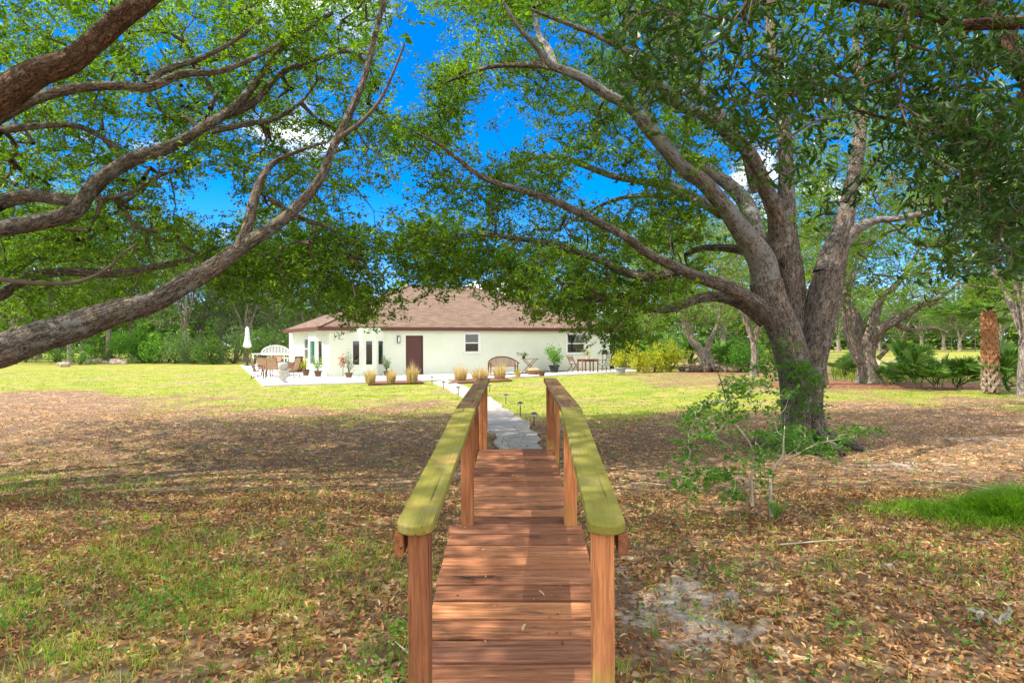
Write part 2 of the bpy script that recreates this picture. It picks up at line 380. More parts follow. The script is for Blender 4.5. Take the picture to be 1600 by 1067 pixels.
# ------------------------------------------------------------------ trees
def catmull(A, k):
    A = np.asarray(A, float); out = []
    for i in range(len(A)-1):
        p0 = A[max(i-1, 0)]; p1 = A[i]; p2 = A[i+1]; p3 = A[min(i+2, len(A)-1)]
        for j in range(k):
            t = j/k; out.append(.5*((2*p1)+(-p0+p2)*t+(2*p0-5*p1+4*p2-p3)*t*t+(-p0+3*p1-3*p2+p3)*t**3))
    out.append(A[-1]); return np.array(out)
class Tubes:
    def __init__(s): s.V = []; s.T = []; s.B = []; s.n = 0
    def add(s, P_, r, m=8, seed=0, rough=0.0):
        P_ = np.asarray(P_); n = len(P_)
        if n < 2: return
        T = np.gradient(P_, axis=0); T /= (np.linalg.norm(T, axis=1, keepdims=True)+1e-9)
        u = np.cross(T[0], [0, 0, 1.0]) if abs(T[0][2]) < .9 else np.cross(T[0], [1.0, 0, 0]); u /= np.linalg.norm(u)
        U = np.zeros((n, 3))
        for i in range(n):
            u = u-T[i]*u.dot(T[i]); u /= np.linalg.norm(u)+1e-9; U[i] = u
        W = np.cross(T, U); L = np.concatenate([[0], np.cumsum(np.linalg.norm(np.diff(P_, axis=0), axis=1))])
        th = np.arange(m)*2*PI/m; rr = np.broadcast_to(r, (n,))[:, None]*np.ones((1, m))
        if rough > 0:
            g = np.random.default_rng(seed); f = 0
            for q in range(7):
                k = q % 4+1; f = f+np.sin(k*th[None, :]+L[:, None]*g.uniform(.6, 5)+g.uniform(0, 6))*g.uniform(.4, 1)/(1+.35*q)
            rr = rr*(1+rough*f*.5)
        V = P_[:, None]+rr[:, :, None]*(np.cos(th)[None, :, None]*U[:, None]+np.sin(th)[None, :, None]*W[:, None])
        B = np.stack([rr*np.cos(th), rr*np.sin(th), L[:, None]*np.ones((1, m))], 2)+np.array([seed*1.37 % 31, seed*2.1 % 17, seed*.7 % 23])
        i = np.arange(n-1)[:, None]*m; k = np.arange(m)[None]; k2 = (k+1) % m
        T4 = np.stack([i+k, i+k2, i+m+k2, i+m+k], 2).reshape(-1, 4)+s.n
        s.V.append(V.reshape(-1, 3)); s.B.append(B.reshape(-1, 3)); s.T.append(T4); s.n += n*m
    def build(s, name, mat, parent=None, origin=(0, 0, 0)):
        if not s.V: return None
        return link(name, np_mesh(name, np.concatenate(s.V)-np.asarray(origin), [np.concatenate(s.T)], {'bk': np.concatenate(s.B)}, True), mat, parent)
def grow(nodes, plen, clusters, r, alpha=.22, step=.35, rtip=.004, rexp=.43, rmax=.045, wob=.12):
    """attach every cluster to the nearest point of the growing tree -> list of (pts, radii)"""
    nodes = [np.asarray(nodes)]; pl = [np.asarray(plen)]; own = [np.full(len(plen), -1)]
    NV = nodes[0]; PL = pl[0]; OW = own[0]
    C = np.asarray(clusters); n = len(C)
    best = np.full(n, 1e9); bi = np.zeros(n, int)
    for s0 in range(0, len(NV), 400):
        d = np.linalg.norm(C[:, None]-NV[None, s0:s0+400], axis=2)+alpha*PL[None, s0:s0+400]
        j = d.argmin(1); m = d[np.arange(n), j]; k = m < best; best[k] = m[k]; bi[k] = j[k]+s0
    allV = list(NV); allP = list(PL); allO = list(OW); left = np.ones(n, bool); twigs = []
    for _ in range(n):
        q = np.where(left, best, 1e9).argmin()
        if best[q] > 1e8: break
        left[q] = False; a = allV[bi[q]]; c = C[q]; d = np.linalg.norm(c-a)
        k = max(2, int(d/step)+1); t = np.linspace(0, 1, k+1)[:, None]
        off = r.normal(size=3)*wob*d; off[2] -= abs(off[2])*.3; off2 = r.normal(size=3)*wob*.5*d
        pts = a+(c-a)*t+off*np.sin(t*PI)+off2*np.sin(2*t*PI)
        twigs.append([pts, allO[bi[q]], 1])
        ti = len(twigs)-1; base = allP[bi[q]]; new = pts[1:]
        for jj, p in enumerate(new):
            allV.append(p); allP.append(base+d*(jj+1)/k); allO.append(ti)
        dd = np.linalg.norm(C[:, None]-new[None], axis=2)+alpha*(base+d*(np.arange(k)+1)/k)[None]
        j = dd.argmin(1); mm = dd[np.arange(n), j]; kk = left & (mm < best)
        best[kk] = mm[kk]; bi[kk] = len(allV)-k+j[kk]
    for ti in range(len(twigs)-1, -1, -1):
        if twigs[ti][1] >= 0: twigs[twigs[ti][1]][2] += twigs[ti][2]
    out = []
    for pts, par, w in twigs:
        r0 = min(rmax, rtip*1.2*w**rexp*1.6); out.append((pts, np.linspace(r0, rtip, len(pts))))
    return out
SPRAYS = []
def crown_leaves(C, per, spread, r, flat=.6, sprays=8):
    """leaves set in tufts along short sprays round every cluster centre"""
    n = len(C); per = np.broadcast_to(per, (n,)).astype(int)
    ns = sprays; m = n*ns; ci = np.repeat(np.arange(n), ns)
    sp_ = np.broadcast_to(spread, (n,))[ci][:, None]
    o = r.normal(size=(m, 3))*np.array([1, 1, flat])*sp_*.85
    d = rand_dirs(m, r)*np.array([1, 1, .45]); d[:, 2] += .12; d /= np.linalg.norm(d, axis=1, keepdims=True)
    L = sp_*r.uniform(.7, 1.5, m)[:, None]; A = C[ci]+o*.55; B = A+d*L
    SPRAYS.append((A[::2], B[::2]))
    tone = r.random(n)[ci]*.6+r.random(m)*.4
    k = np.maximum(1, (per[ci]/ns).astype(int)); idx = np.repeat(np.arange(m), k); f = r.uniform(.15, 1.08, len(idx))[:, None]
    P_ = A[idx]*(1-f)+B[idx]*f+r.normal(size=(len(idx), 3))*sp_[idx]*.085
    return P_, np.clip(.7*tone[idx]+.3*r.random(len(idx)), 0, 1)
def spray_tubes(t, rad=.0028):
    for A, B in SPRAYS:
        n = len(A); off = np.array([[0, 0, 1], [.87, 0, -.5], [-.87, 0, -.5]])*rad
        V = np.concatenate([A[:, None]+off, B[:, None]+off*.4], 1).reshape(-1, 3); i = np.arange(n)[:, None]*6+t.n
        t.V.append(V); t.B.append(V*1.0); t.T.append(np.concatenate([i+np.array([0, 1, 4, 3]), i+np.array([1, 2, 5, 4]), i+np.array([2, 0, 3, 5])])); t.n += n*6
    SPRAYS.clear()
def traced(pl, k=8):
    A = np.array([[*P(x, y, z), rp*z/F] for x, y, z, rp in pl]); return catmull(A, k)
def oak(name, origin, limbs, clusters, per, spread, lsize, mats, label, seed, extra=None, aspect=.45, droop=0., hexa=False, up=.6, group=None, rtip=.004, upd=None):
    """limbs: list of (kind, array(n,4), mat)"""
    r = np.random.default_rng(seed)
    root = empty(name, origin, 0, label, 'tree', group)
    nodes = []; pl = []
    for kind, A, mat in limbs:
        L = np.concatenate([[0], np.cumsum(np.linalg.norm(np.diff(A[:, :3], axis=0), axis=1))])
        t = Tubes(); big = A[:, 3].max() > .09
        t.add(A[:, :3], np.maximum(A[:, 3]*(.94 if kind == 'trunk' else .94-.13*np.minimum(1, np.arange(len(A))/26)), .003), 22 if big else 12, seed+len(nodes)*3, .15 if big else .12)
        t.build(kind, mat, root, origin)
        if kind != 'trunk': nodes.append(A[2:, :3]); pl.append(L[2:]*.7)
        else: nodes.append(A[-3:, :3]); pl.append(L[-3:]*.3)
    tw = grow(np.concatenate(nodes), np.concatenate(pl), clusters, r, rtip=rtip)
    t = Tubes()
    for i, (p, rr) in enumerate(tw): t.add(p, rr, 5, i)
    SPRAYS.clear()
    C, lc = crown_leaves(clusters, per, spread, r)
    spray_tubes(t, rtip*.7)
    if extra is not None:
        C2, lc2 = extra; C = np.concatenate([C, C2]); lc = np.concatenate([lc, lc2]); lsize = np.concatenate([np.full(len(C)-len(C2), 1.0)*lsize, np.full(len(C2), lsize*2.2)])
    big = np.concatenate([A[A[:, 3] > .045] for _, A, _ in limbs])
    if len(big) and len(C) > 20000:
        keep = np.ones(len(C), bool)
        for q in range(0, len(C), 20000):
            d = np.linalg.norm(C[q:q+20000, None]-big[None, ::2, :3], axis=2)-big[None, ::2, 3]; keep[q:q+20000] = d.min(1) > .10
        C = C[keep]; lc = lc[keep]
        if not np.isscalar(lsize): lsize = lsize[keep]
    sz = np.broadcast_to(lsize, (len(C),))*r.uniform(.65, 1.25, len(C))
    V, T_, a = leaf_arrays(C, sz, aspect=aspect, droop=droop, lc=lc, r=r, hexa=hexa, upbias=up)
    tv = np.concatenate(t.V); tf = np.concatenate(t.T)+len(V)
    me = np_mesh('crown', np.concatenate([V, tv])-np.asarray(origin), [T_, tf], {'lc': np.concatenate([a, np.zeros(len(tv))]), 'bk': np.concatenate([V*0, np.concatenate(t.B)])})
    me.materials.append(mats[0]); me.materials.append(mats[1]); me.polygons.foreach_set('material_index', np.concatenate([np.zeros(len(T_)), np.ones(len(tf))]).astype(np.int32))
    link('crown', me, None, root)
    return root
def sample_px(n, box, zr, holes, r, lower=None, keep=None, dens=None):
    out = []
    while len(out) < n:
        x = r.uniform(box[0], box[2]); y = r.uniform(box[1], box[3])
        bad = False
        for hx, hy, rx, ry, p in holes:
            if ((x-hx)/rx)**2+((y-hy)/ry)**2 < 1 and r.random() < p: bad = True; break
        if bad: continue
        if lower is not None and y > np.interp(x, lower[0], lower[1]): continue
        if keep is not None and not keep(x, y): continue
        z = r.uniform(*zr) if callable(zr) is False else zr(x, y)
        out.append(P(x, y, z))
    return np.array(out)
HOLES = [(640, 95, 45, 105, .95), (700, 60, 75, 45, .75), (775, 195, 62, 62, .93), (735, 250, 50, 40, .8), (850, 205, 60, 40, .7), (870, 75, 60, 32, .7), (960, 55, 40, 30, .5),
    (330, 320, 60, 38, .9), (300, 290, 80, 30, .6), (590, 330, 45, 40, .8), (640, 285, 35, 40, .9), (480, 165, 40, 25, .6), (250, 90, 35, 22, .6), (250, 400, 40, 25, .5),
    (380, 205, 40, 20, .6), (520, 90, 40, 22, .5), (1140, 150, 42, 30, .7), (1090, 70, 30, 20, .4), (1000, 180, 45, 30, .6), (940, 150, 40, 22, .5), (905, 265, 45, 22, .6),
    (870, 440, 30, 26, .9), (610, 425, 32, 32, .9), (590, 395, 28, 40, .7), (760, 480, 110, 26, .9), (200, 215, 40, 18, .5), (150, 300, 40, 20, .5), (60, 230, 50, 14, .5),
    (960, 300, 50, 20, .6), (1000, 345, 30, 18, .4), (560, 250, 30, 25, .5), (90, 50, 40, 20, .4), (440, 320, 40, 40, .4), (960, 485, 55, 14, .8), (930, 300, 60, 34, .75), (700, 330, 60, 35, .55), (820, 335, 45, 25, .6), (1000, 225, 40, 22, .5), (560, 150, 30, 40, .5)]
def T(*pts): return traced(pts)
# --- right oak, trunk base at pixel (1258, 690)
LB = M['barkl']; BK = M['bark']
right_limbs = [
 ('trunk', T((1243, 706, 11.6, 44), (1245, 680, 11.6, 27), (1245, 630, 11.6, 24), (1241, 580, 11.6, 25), (1227, 530, 11.6, 26), (1206, 480, 11.6, 27), (1196, 440, 11.6, 26)), BK),
 ('trunk', T((1274, 704, 11.75, 42), (1267, 680, 11.75, 25), (1265, 630, 11.75, 22), (1268, 580, 11.75, 23), (1277, 520, 11.75, 25), (1286, 470, 11.75, 24), (1294, 430, 11.8, 23)), BK),
 ('trunk', T((1256, 700, 11.95, 34), (1254, 640, 11.95, 30), (1250, 580, 12, 28), (1245, 520, 12, 25), (1240, 470, 12, 22), (1234, 420, 12.1, 20)), BK),
 ('limb', T((1196, 440, 11.6, 26), (1190, 405, 11.5, 23), (1168, 372, 11.3, 20), (1132, 325, 11.1, 16), (1098, 285, 10.9, 15), (1065, 262, 10.7, 14), (1040, 232, 10.5, 14), (1012, 200, 10.3, 13), (985, 168, 10.1, 11), (945, 145, 9.9, 10), (905, 120, 9.7, 9), (862, 102, 9.5, 7), (835, 70, 9.3, 5), (808, 40, 9.1, 4), (785, 0, 9, 3)), LB),
 ('limb', T((1190, 405, 11.6, 18), (1180, 365, 11.9, 16), (1166, 320, 12.2, 14), (1135, 285, 12.3, 13), (1085, 255, 12.3, 12), (1045, 240, 12.2, 11), (1022, 205, 12.1, 10), (1010, 170, 12.1, 7), (1000, 120, 12, 5), (985, 60, 12, 3)), LB),
 ('limb', T((1206, 400, 11.7, 16), (1214, 345, 11.3, 15), (1195, 290, 10.9, 14), (1172, 242, 10.6, 13), (1135, 207, 10.3, 12), (1100, 180, 10, 11), (1060, 165, 9.8, 9), (1020, 120, 9.5, 8), (985, 85, 9.3, 7), (930, 55, 9, 5), (880, 35, 8.9, 4), (830, 15, 8.8, 3)), BK),
 ('limb', T((1180, 300, 11.4, 10), (1161, 226, 11.1, 10), (1125, 180, 11, 9), (1090, 140, 10.9, 8), (1060, 90, 10.8, 6), (1040, 40, 10.7, 5), (1030, -30, 10.6, 4)), LB),
 ('limb', T((1234, 420, 12.1, 20), (1228, 360, 12.1, 17), (1229, 300, 12.2, 15), (1228, 240, 12.2, 14), (1222, 180, 12.3, 12), (1215, 120, 12.4, 11), (1205, 60, 12.5, 9), (1200, -20, 12.6, 7)), BK),
 ('limb', T((1294, 430, 11.8, 23), (1306, 385, 11.9, 20), (1322, 335, 12, 16), (1330, 290, 12.1, 14), (1340, 240, 12.3, 12), (1346, 180, 12.5, 10), (1342, 120, 12.7, 8), (1335, 40, 12.9, 6)), BK),
 ('limb', T((1308, 395, 11.9, 12), (1335, 362, 11.8, 10), (1365, 345, 11.7, 8), (1400, 342, 11.5, 6), (1450, 330, 11.3, 5), (1500, 300, 11, 4)), LB),
 ('limb', T((1200, 492, 11.6, 17), (1176, 472, 11.3, 14), (1140, 450, 11, 12), (1100, 436, 10.7, 11), (1060, 420, 10.5, 10), (1015, 398, 10.2, 9), (975, 368, 10, 8), (930, 345, 9.8, 8), (890, 325, 9.6, 7), (840, 305, 9.4, 6), (795, 292, 9.2, 6), (750, 275, 9.1, 5), (715, 248, 9, 4), (680, 222, 8.9, 3), (650, 208, 8.8, 2)), BK),
 ('limb', T((1196, 500, 11.7, 15), (1165, 478, 11.7, 12), (1135, 467, 11.6, 10), (1105, 464, 11.5, 10), (1075, 472, 11.4, 9), (1040, 482, 11.3, 9), (1005, 477, 11.2, 8), (965, 461, 11.1, 7), (935, 468, 11, 6), (900, 468, 10.9, 5), (868, 455, 10.8, 3)), BK),
 ('limb', T((1060, 424, 10.6, 8), (1020, 432, 10.7, 8), (983, 427, 10.8, 7), (945, 410, 10.9, 7), (905, 395, 11, 6), (866, 383, 11, 6), (818, 374, 11, 5), (761, 367, 11, 4), (725, 366, 11, 3), (690, 378, 11, 2)), BK),
 ('limb', T((1128, 335, 11.3, 10), (1088, 311, 11.7, 9), (1044, 290, 12, 8), (1000, 284, 12.3, 7), (955, 274, 12.5, 6), (903, 255, 12.7, 6), (858, 244, 12.9, 5), (815, 252, 13, 4), (780, 268, 13, 2.5)), LB),
 ('limb', T((1110, 322, 11.5, 7), (1072, 310, 12.2, 6), (1023, 306, 12.6, 5), (975, 309, 12.8, 4), (931, 325, 13, 3), (910, 345, 13, 2)), LB),
 ('limb', T((1186, 398, 11.5, 11), (1160, 391, 12, 8), (1124, 387, 12.3, 7), (1095, 388, 12.5, 6), (1070, 398, 12.7, 4)), BK),
 ('limb', T((925, 128, 9.8, 7), (890, 113, 10, 7), (850, 103, 10.3, 6), (802, 102, 10.5, 5), (760, 106, 10.7, 4), (715, 122, 10.8, 3), (670, 140, 11, 2)), BK),
 ('limb', T((870, 108, 9.6, 5), (858, 80, 10, 6), (842, 55, 10.3, 5), (836, 20, 10.5, 4)), LB),
]
r = np.random.default_rng(11)
low_r = ([600, 640, 690, 720, 780, 830, 880, 930, 960, 1000, 1060, 1100, 1200, 1300, 1340, 1480, 1620], [395, 440, 466, 445, 455, 490, 490, 485, 490, 490, 480, 430, 380, 380, 420, 470, 470])
def keep_r(x, y): return x > np.interp(y, [-60, 200, 300, 480], [690, 620, 600, 620])
cr = sample_px(1230, (600, -60, 1100, 520), (10.2, 15.5), HOLES, r, low_r, keep_r)
cr2 = sample_px(430, (1100, -60, 1620, 480), (11.5, 18), HOLES, r, low_r, keep_r)
drape = np.concatenate([sample_px(44, (770, 400, 880, 505), (9, 10.5), [], r, low_r), sample_px(46, (615, 350, 720, 468), (9, 10.5), [], r, low_r), sample_px(44, (890, 440, 1010, 535), (10, 12), [(940, 480, 40, 12, .8)], r)])
top = np.stack([r.uniform(-3, 12, 700), r.uniform(3, 19, 700), r.uniform(0, 1, 700)], 1)
def dome(a, cx, cy, rad, h0, h1):
    d = np.hypot(a[:, 0]-cx, a[:, 1]-cy)/rad; a = a[d < 1]; d = d[d < 1]
    a[:, 2] = h0+(h1-h0)*np.sqrt(np.clip(1-d*d, 0, 1))*a[:, 2]+r.normal(size=len(a))*.3; return a
def above(a):  # keep only the unseen crown over the frame, put in for shade
    return a[(a[:, 2]-EYE)/np.maximum(a[:, 1], .1) > .56]
top = above(dome(top, 4.6, 11.2, 9.2, 6.5, 11.5))
ex = crown_leaves(top, 13, .55, r)
bigoak = oak('live_oak_tree', (5.3, 11.7, 0), right_limbs, np.concatenate([cr, cr2, drape]), 112, .30, .074, (M['oak'], M['twig']),
    'large live oak with three fused furrowed stems and long sprawling limbs right of the footbridge', 3, ex)
rr_ = np.random.default_rng(17)
for k, (a_, L_) in enumerate([(-2.6, .75), (-1.9, .6), (-1.2, .7), (-.5, .8), (.5, .7), (2.2, .7), (3.3, .7)]):
    c_ = np.array([5.32, 11.68, 0]); d_ = np.array([math.cos(a_), math.sin(a_), 0]); sd2 = np.array([-d_[1], d_[0], 0])*rr_.normal()*.1
    t = Tubes(); t.add(catmull(np.array([c_+d_*.16+[0, 0, .75], c_+d_*.30+[0, 0, .30], c_+d_*(.36+L_*.35)+sd2+[0, 0, .08], c_+d_*(.3+L_)+sd2*3+[0, 0, -.05]]), 5), np.linspace(.13, .035, 16), 12, 700+k, .12)
    t.build('root', BK, bigoak, (5.3, 11.7, 0))
# --- left oak, trunk outside the frame
left_limbs = [
 ('trunk', np.array([[-9.6, 7.2, -.1, .62], [-9.55, 7.2, .5, .5], [-9.5, 7.25, 1.0, .46], [-9.4, 7.3, 1.5, .42]]), BK),
 ('limb', np.concatenate([np.array([[-9.4, 7.3, 1.2, .36], [-8.6, 7.5, 1.5, .30]]), T((0, 546, 7.6, 30), (60, 527, 7.65, 27), (120, 510, 7.7, 26), (185, 488, 7.75, 24), (240, 472, 7.8, 21), (285, 446, 7.85, 19), (335, 417, 7.9, 16), (380, 384, 8, 14), (425, 356, 8.1, 12), (465, 322, 8.2, 10), (500, 280, 8.3, 9), (522, 228, 8.4, 8), (545, 180, 8.5, 7), (568, 125, 8.6, 6), (582, 70, 8.7, 5.5), (598, 10, 8.8, 5), (610, -60, 8.9, 4))]), BK),
 ('limb', T((372, 392, 7.95, 10), (388, 350, 8.1, 10), (398, 310, 8.2, 9), (412, 275, 8.3, 7), (432, 252, 8.4, 5), (470, 235, 8.5, 3.5), (510, 222, 8.6, 2.5)), BK),
 ('limb', np.concatenate([np.array([[-9.4, 7.3, 1.4, .30], [-8.9, 7.9, 2.2, .24], [-8.0, 8.3, 2.9, .19]]), T((0, 357, 8.5, 15), (60, 346, 8.6, 15), (118, 330, 8.7, 14), (150, 286, 8.8, 14), (205, 250, 8.9, 13), (265, 230, 9, 11), (330, 192, 9.1, 9), (375, 160, 9.2, 8), (410, 115, 9.3, 7), (440, 75, 9.4, 6), (480, 45, 9.5, 5), (520, 20, 9.6, 4))]), BK),
 ('limb', np.concatenate([np.array([[-8.9, 7.9, 2.2, .2]]), T((0, 315, 9.1, 13), (50, 306, 9.1, 12), (100, 313, 9, 11), (135, 308, 8.9, 10), (165, 280, 8.9, 9))]), BK),
 ('limb', np.concatenate([np.array([[-9.4, 7.3, 1.5, .3], [-8.6, 7.0, 2.8, .26], [-7.0, 6.6, 3.6, .2]]), T((0, 152, 6.4, 27), (55, 115, 6.3, 24), (105, 98, 6.2, 22), (145, 68, 6.1, 20), (190, 28, 6, 19), (240, -10, 5.9, 17), (300, -70, 5.8, 14))]), M['barkb']),
 ('limb', np.concatenate([np.array([[-8.6, 7.6, 2.8, .16]]), T((0, 182, 8, 11), (60, 152, 8, 10), (125, 137, 8.1, 9), (185, 134, 8.2, 8), (235, 136, 8.3, 8), (285, 116, 8.4, 7), (340, 112, 8.5, 5), (400, 90, 8.6, 4), (440, 65, 8.7, 3))]), BK),
 ('limb', T((230, 132, 8.3, 6), (260, 108, 8.5, 6), (305, 95, 8.6, 5), (360, 68, 8.8, 4), (410, 30, 9, 3)), BK),
 ('limb', np.concatenate([np.array([[-8.3, 8.4, 3.0, .11]]), T((0, 203, 9.2, 7), (55, 197, 9.2, 6), (118, 196, 9.3, 5), (160, 215, 9.4, 5), (195, 238, 9.5, 3))]), BK),
 ('limb', np.concatenate([np.array([[-9.3, 8.5, 2.4, .14]]), T((0, 462, 9.6, 10), (45, 432, 9.7, 9), (110, 425, 9.8, 8), (180, 427, 9.9, 8), (250, 416, 10, 7), (300, 405, 10.1, 5), (340, 385, 10.2, 3))]), BK),
 ('limb', np.concatenate([np.array([[-7.6, 7.4, 2.5, .04]]), T((0, 436, 6.8, 4), (60, 443, 6.9, 4), (125, 440, 7, 3.5), (170, 418, 7.1, 3), (190, 398, 7.1, 2.2), (215, 380, 7.2, 1.5))]), M['twig']),
 ('limb', T((150, 312, 8.8, 5), (200, 303, 8.9, 4), (240, 280, 9, 3), (275, 265, 9, 2)), BK),
 ('limb', T((330, 205, 9.1, 6), (380, 195, 9.2, 5), (430, 185, 9.3, 4), (470, 160, 9.4, 3), (500, 120, 9.5, 2)), BK),
 ('limb', T((325, 190, 9.1, 6), (390, 165, 9.3, 6), (440, 115, 9.5, 5), (490, 95, 9.6, 4), (540, 80, 9.8, 3)), BK),
 ('limb', T((520, 222, 8.4, 4), (565, 190, 8.4, 3.5), (595, 155, 8.4, 3), (612, 120, 8.4, 2.5), (632, 70, 8.4, 2)), M['twig']),
 ('limb', T((420, 310, 8.2, 4), (470, 340, 8.5, 4), (520, 360, 8.8, 3), (545, 400, 9, 2)), BK),
]
r = np.random.default_rng(21)
low_l = ([-60, 0, 100, 200, 260, 330, 400, 450, 520, 560, 600, 620, 640], [560, 535, 515, 480, 440, 445, 452, 440, 470, 505, 500, 430, 380])
cl = sample_px(1620, (-60, -60, 640, 510), (8.9, 15), HOLES, r, low_l)
dl = sample_px(110, (330, 370, 610, 510), (8.5, 11), [(600, 425, 28, 30, .9)], r, ([300, 400, 450, 520, 560, 600, 620], [440, 480, 470, 490, 508, 505, 430]))
top = np.stack([r.uniform(-19, 0, 900), r.uniform(-1, 16, 900), r.uniform(0, 1, 900)], 1)
top = dome(top, -8.5, 7.5, 9, 6, 10.5)
off = above(top)
ex3 = np.stack([r.uniform(-11, -.5, 420), r.uniform(-3, 8, 420), r.uniform(5.2, 8.5, 420)], 1); ex3 = ex3[((ex3[:, 2]-EYE)/np.maximum(ex3[:, 1], .1) > .6)]; off = np.concatenate([off, ex3, ex3+r.normal(size=ex3.shape)*.5])  # unseen leaf clusters added above the frame to shade the bridge
side = top[((top[:, 0]/np.maximum(top[:, 1], .1)) < -.84)]
ex = crown_leaves(np.concatenate([off, side]), 27, .55, r)
oak('live_oak_tree', (-9.6, 7.2, 0), left_limbs, np.concatenate([cl, dl]), 112, .28, .070, (M['oak'], M['twig']),
    'live oak whose thick limbs reach in from the left edge over the lawn', 5, ex)
# --- near tree, upper right, big dark leaves
near_limbs = [
 ('trunk', np.array([[8.4, 4.5, -.1, .42], [8.35, 4.5, 1, .34], [8.3, 4.5, 2.2, .32], [8.2, 4.5, 3, .3]]), M['barkb']),
 ('limb', np.concatenate([np.array([[8.2, 4.5, 2.9, .22], [6.8, 5.4, 4.2, .17]]), T((1640, 150, 6.4, 20), (1590, 95, 6.5, 17), (1560, 40, 6.5, 15), (1500, -40, 6.5, 12))]), M['barkb']),
 ('limb', np.concatenate([np.array([[8.2, 4.5, 3.0, .16], [6.6, 4.9, 4.4, .12]]), T((1500, 40, 5.9, 9), (1400, 10, 5.8, 7), (1290, -10, 5.7, 6), (1180, -30, 5.6, 5), (1060, -40, 5.5, 3))]), M['barkb']),
 ('limb', np.concatenate([np.array([[8.2, 4.5, 2.8, .14], [7.4, 5.9, 3.6, .1]]), T((1620, 290, 7.2, 8), (1560, 250, 7.2, 7), (1480, 215, 7.2, 6), (1400, 190, 7.1, 4), (1330, 170, 7, 3))]), M['barkb']),
]
r = np.random.default_rng(31)
low_n = ([940, 970, 1010, 1050, 1090, 1130, 1180, 1230, 1260, 1300, 1330, 1380, 1430, 1480, 1520, 1560, 1640], [20, 90, 150, 200, 190, 215, 240, 270, 250, 180, 150, 180, 240, 300, 400, 420, 400])
cn = np.concatenate([sample_px(310, (950, -60, 1640, 460), (5.0, 7.6), [(1140, 140, 36, 28, .8), (1265, 60, 25, 25, .6), (1420, 330, 60, 60, .6)], r, low_n),
    sample_px(60, (1180, 120, 1640, 330), (7, 9), [], r), sample_px(30, (1440, 300, 1640, 440), (6.2, 8.5), [], r)])
top = np.stack([r.uniform(0, 13, 300), r.uniform(-1, 9, 300), r.uniform(4.6, 6.5, 300)], 1); top = above(top)
ex = crown_leaves(top, 12, .4, r)
oak('laurel_oak_tree', (8.4, 4.5, 0), near_limbs, cn, 36, .26, .12, (M['oakd'], M['twig']),
    'nearest tree, its large dark glossy leaves hanging into the upper right corner', 8, ex, .31, .6, True, .2)
# --- generic standing trees (one prototype, many copies)
def std_tree(name, h, rad, seed, ncl, per, lsize, mats, forks=4, trunk_r=.28, spread=.6, base=.35, group=None, label=None, lean=0):
    r = np.random.default_rng(seed); limbs = []
    fz = h*.2
    limbs.append(('trunk', catmull(np.array([[0, 0, -.1, trunk_r*1.5], [.02, 0, .4, trunk_r*1.1], [lean*.5, .05, fz*.6, trunk_r], [lean, 0, fz, trunk_r*.9]]), 5), mats[1]))
    for k in range(forks):
        a = 2*PI*k/forks+r.uniform(-.4, .4); q = rad*r.uniform(.45, .7); z1 = h*r.uniform(.6, .82)
        limbs.append(('limb', catmull(np.array([[lean, 0, fz*.9, trunk_r*.55], [lean+math.cos(a)*q*.3, math.sin(a)*q*.3, fz+(z1-fz)*.35, trunk_r*.42], [math.cos(a+.2)*q*.65, math.sin(a+.2)*q*.65, fz+(z1-fz)*.7, trunk_r*.25], [math.cos(a)*q, math.sin(a)*q, z1, trunk_r*.08]]), 5), mats[1]))
    C = []
    blobs = [(r.uniform(-.6, .6)*rad, r.uniform(-.6, .6)*rad, h*r.uniform(base+.08, .88), rad*r.uniform(.3, .5)) for _ in range(16)]
    while len(C) < ncl:
        b = blobs[r.integers(len(blobs))]; d = rand_dirs(1, r)[0]*b[3]*r.uniform(.6, 1.05); p = np.array(b[:3])+d*np.array([1, 1, .75])
        if p[2] < h*base*.8 or p[2] > h: continue
        C.append(p)
    return oak(name, (0, 0, 0), limbs, np.array(C), per, spread, lsize, mats[::1] if len(mats) == 2 else mats, label, seed, rtip=.012, group=group)
G_BG = 'broadleaf trees behind the lawn'
protoA = std_tree('broadleaf_tree', 12, 5.2, 41, 230, 46, .22, (M['bg'], M['barkg']))
protoB = std_tree('broadleaf_tree', 11, 5.0, 42, 230, 46, .21, (M['bgd'], M['barkg']), base=.15)
protoC = std_tree('broadleaf_tree', 12, 4.6, 43, 230, 46, .20, (M['bgb'], M['barkg']), base=.12)
protoD = std_tree('broadleaf_tree', 9, 4.2, 44, 230, 70, .12, (M['oak'], M['barkg']), 6, .21, .42, .36)
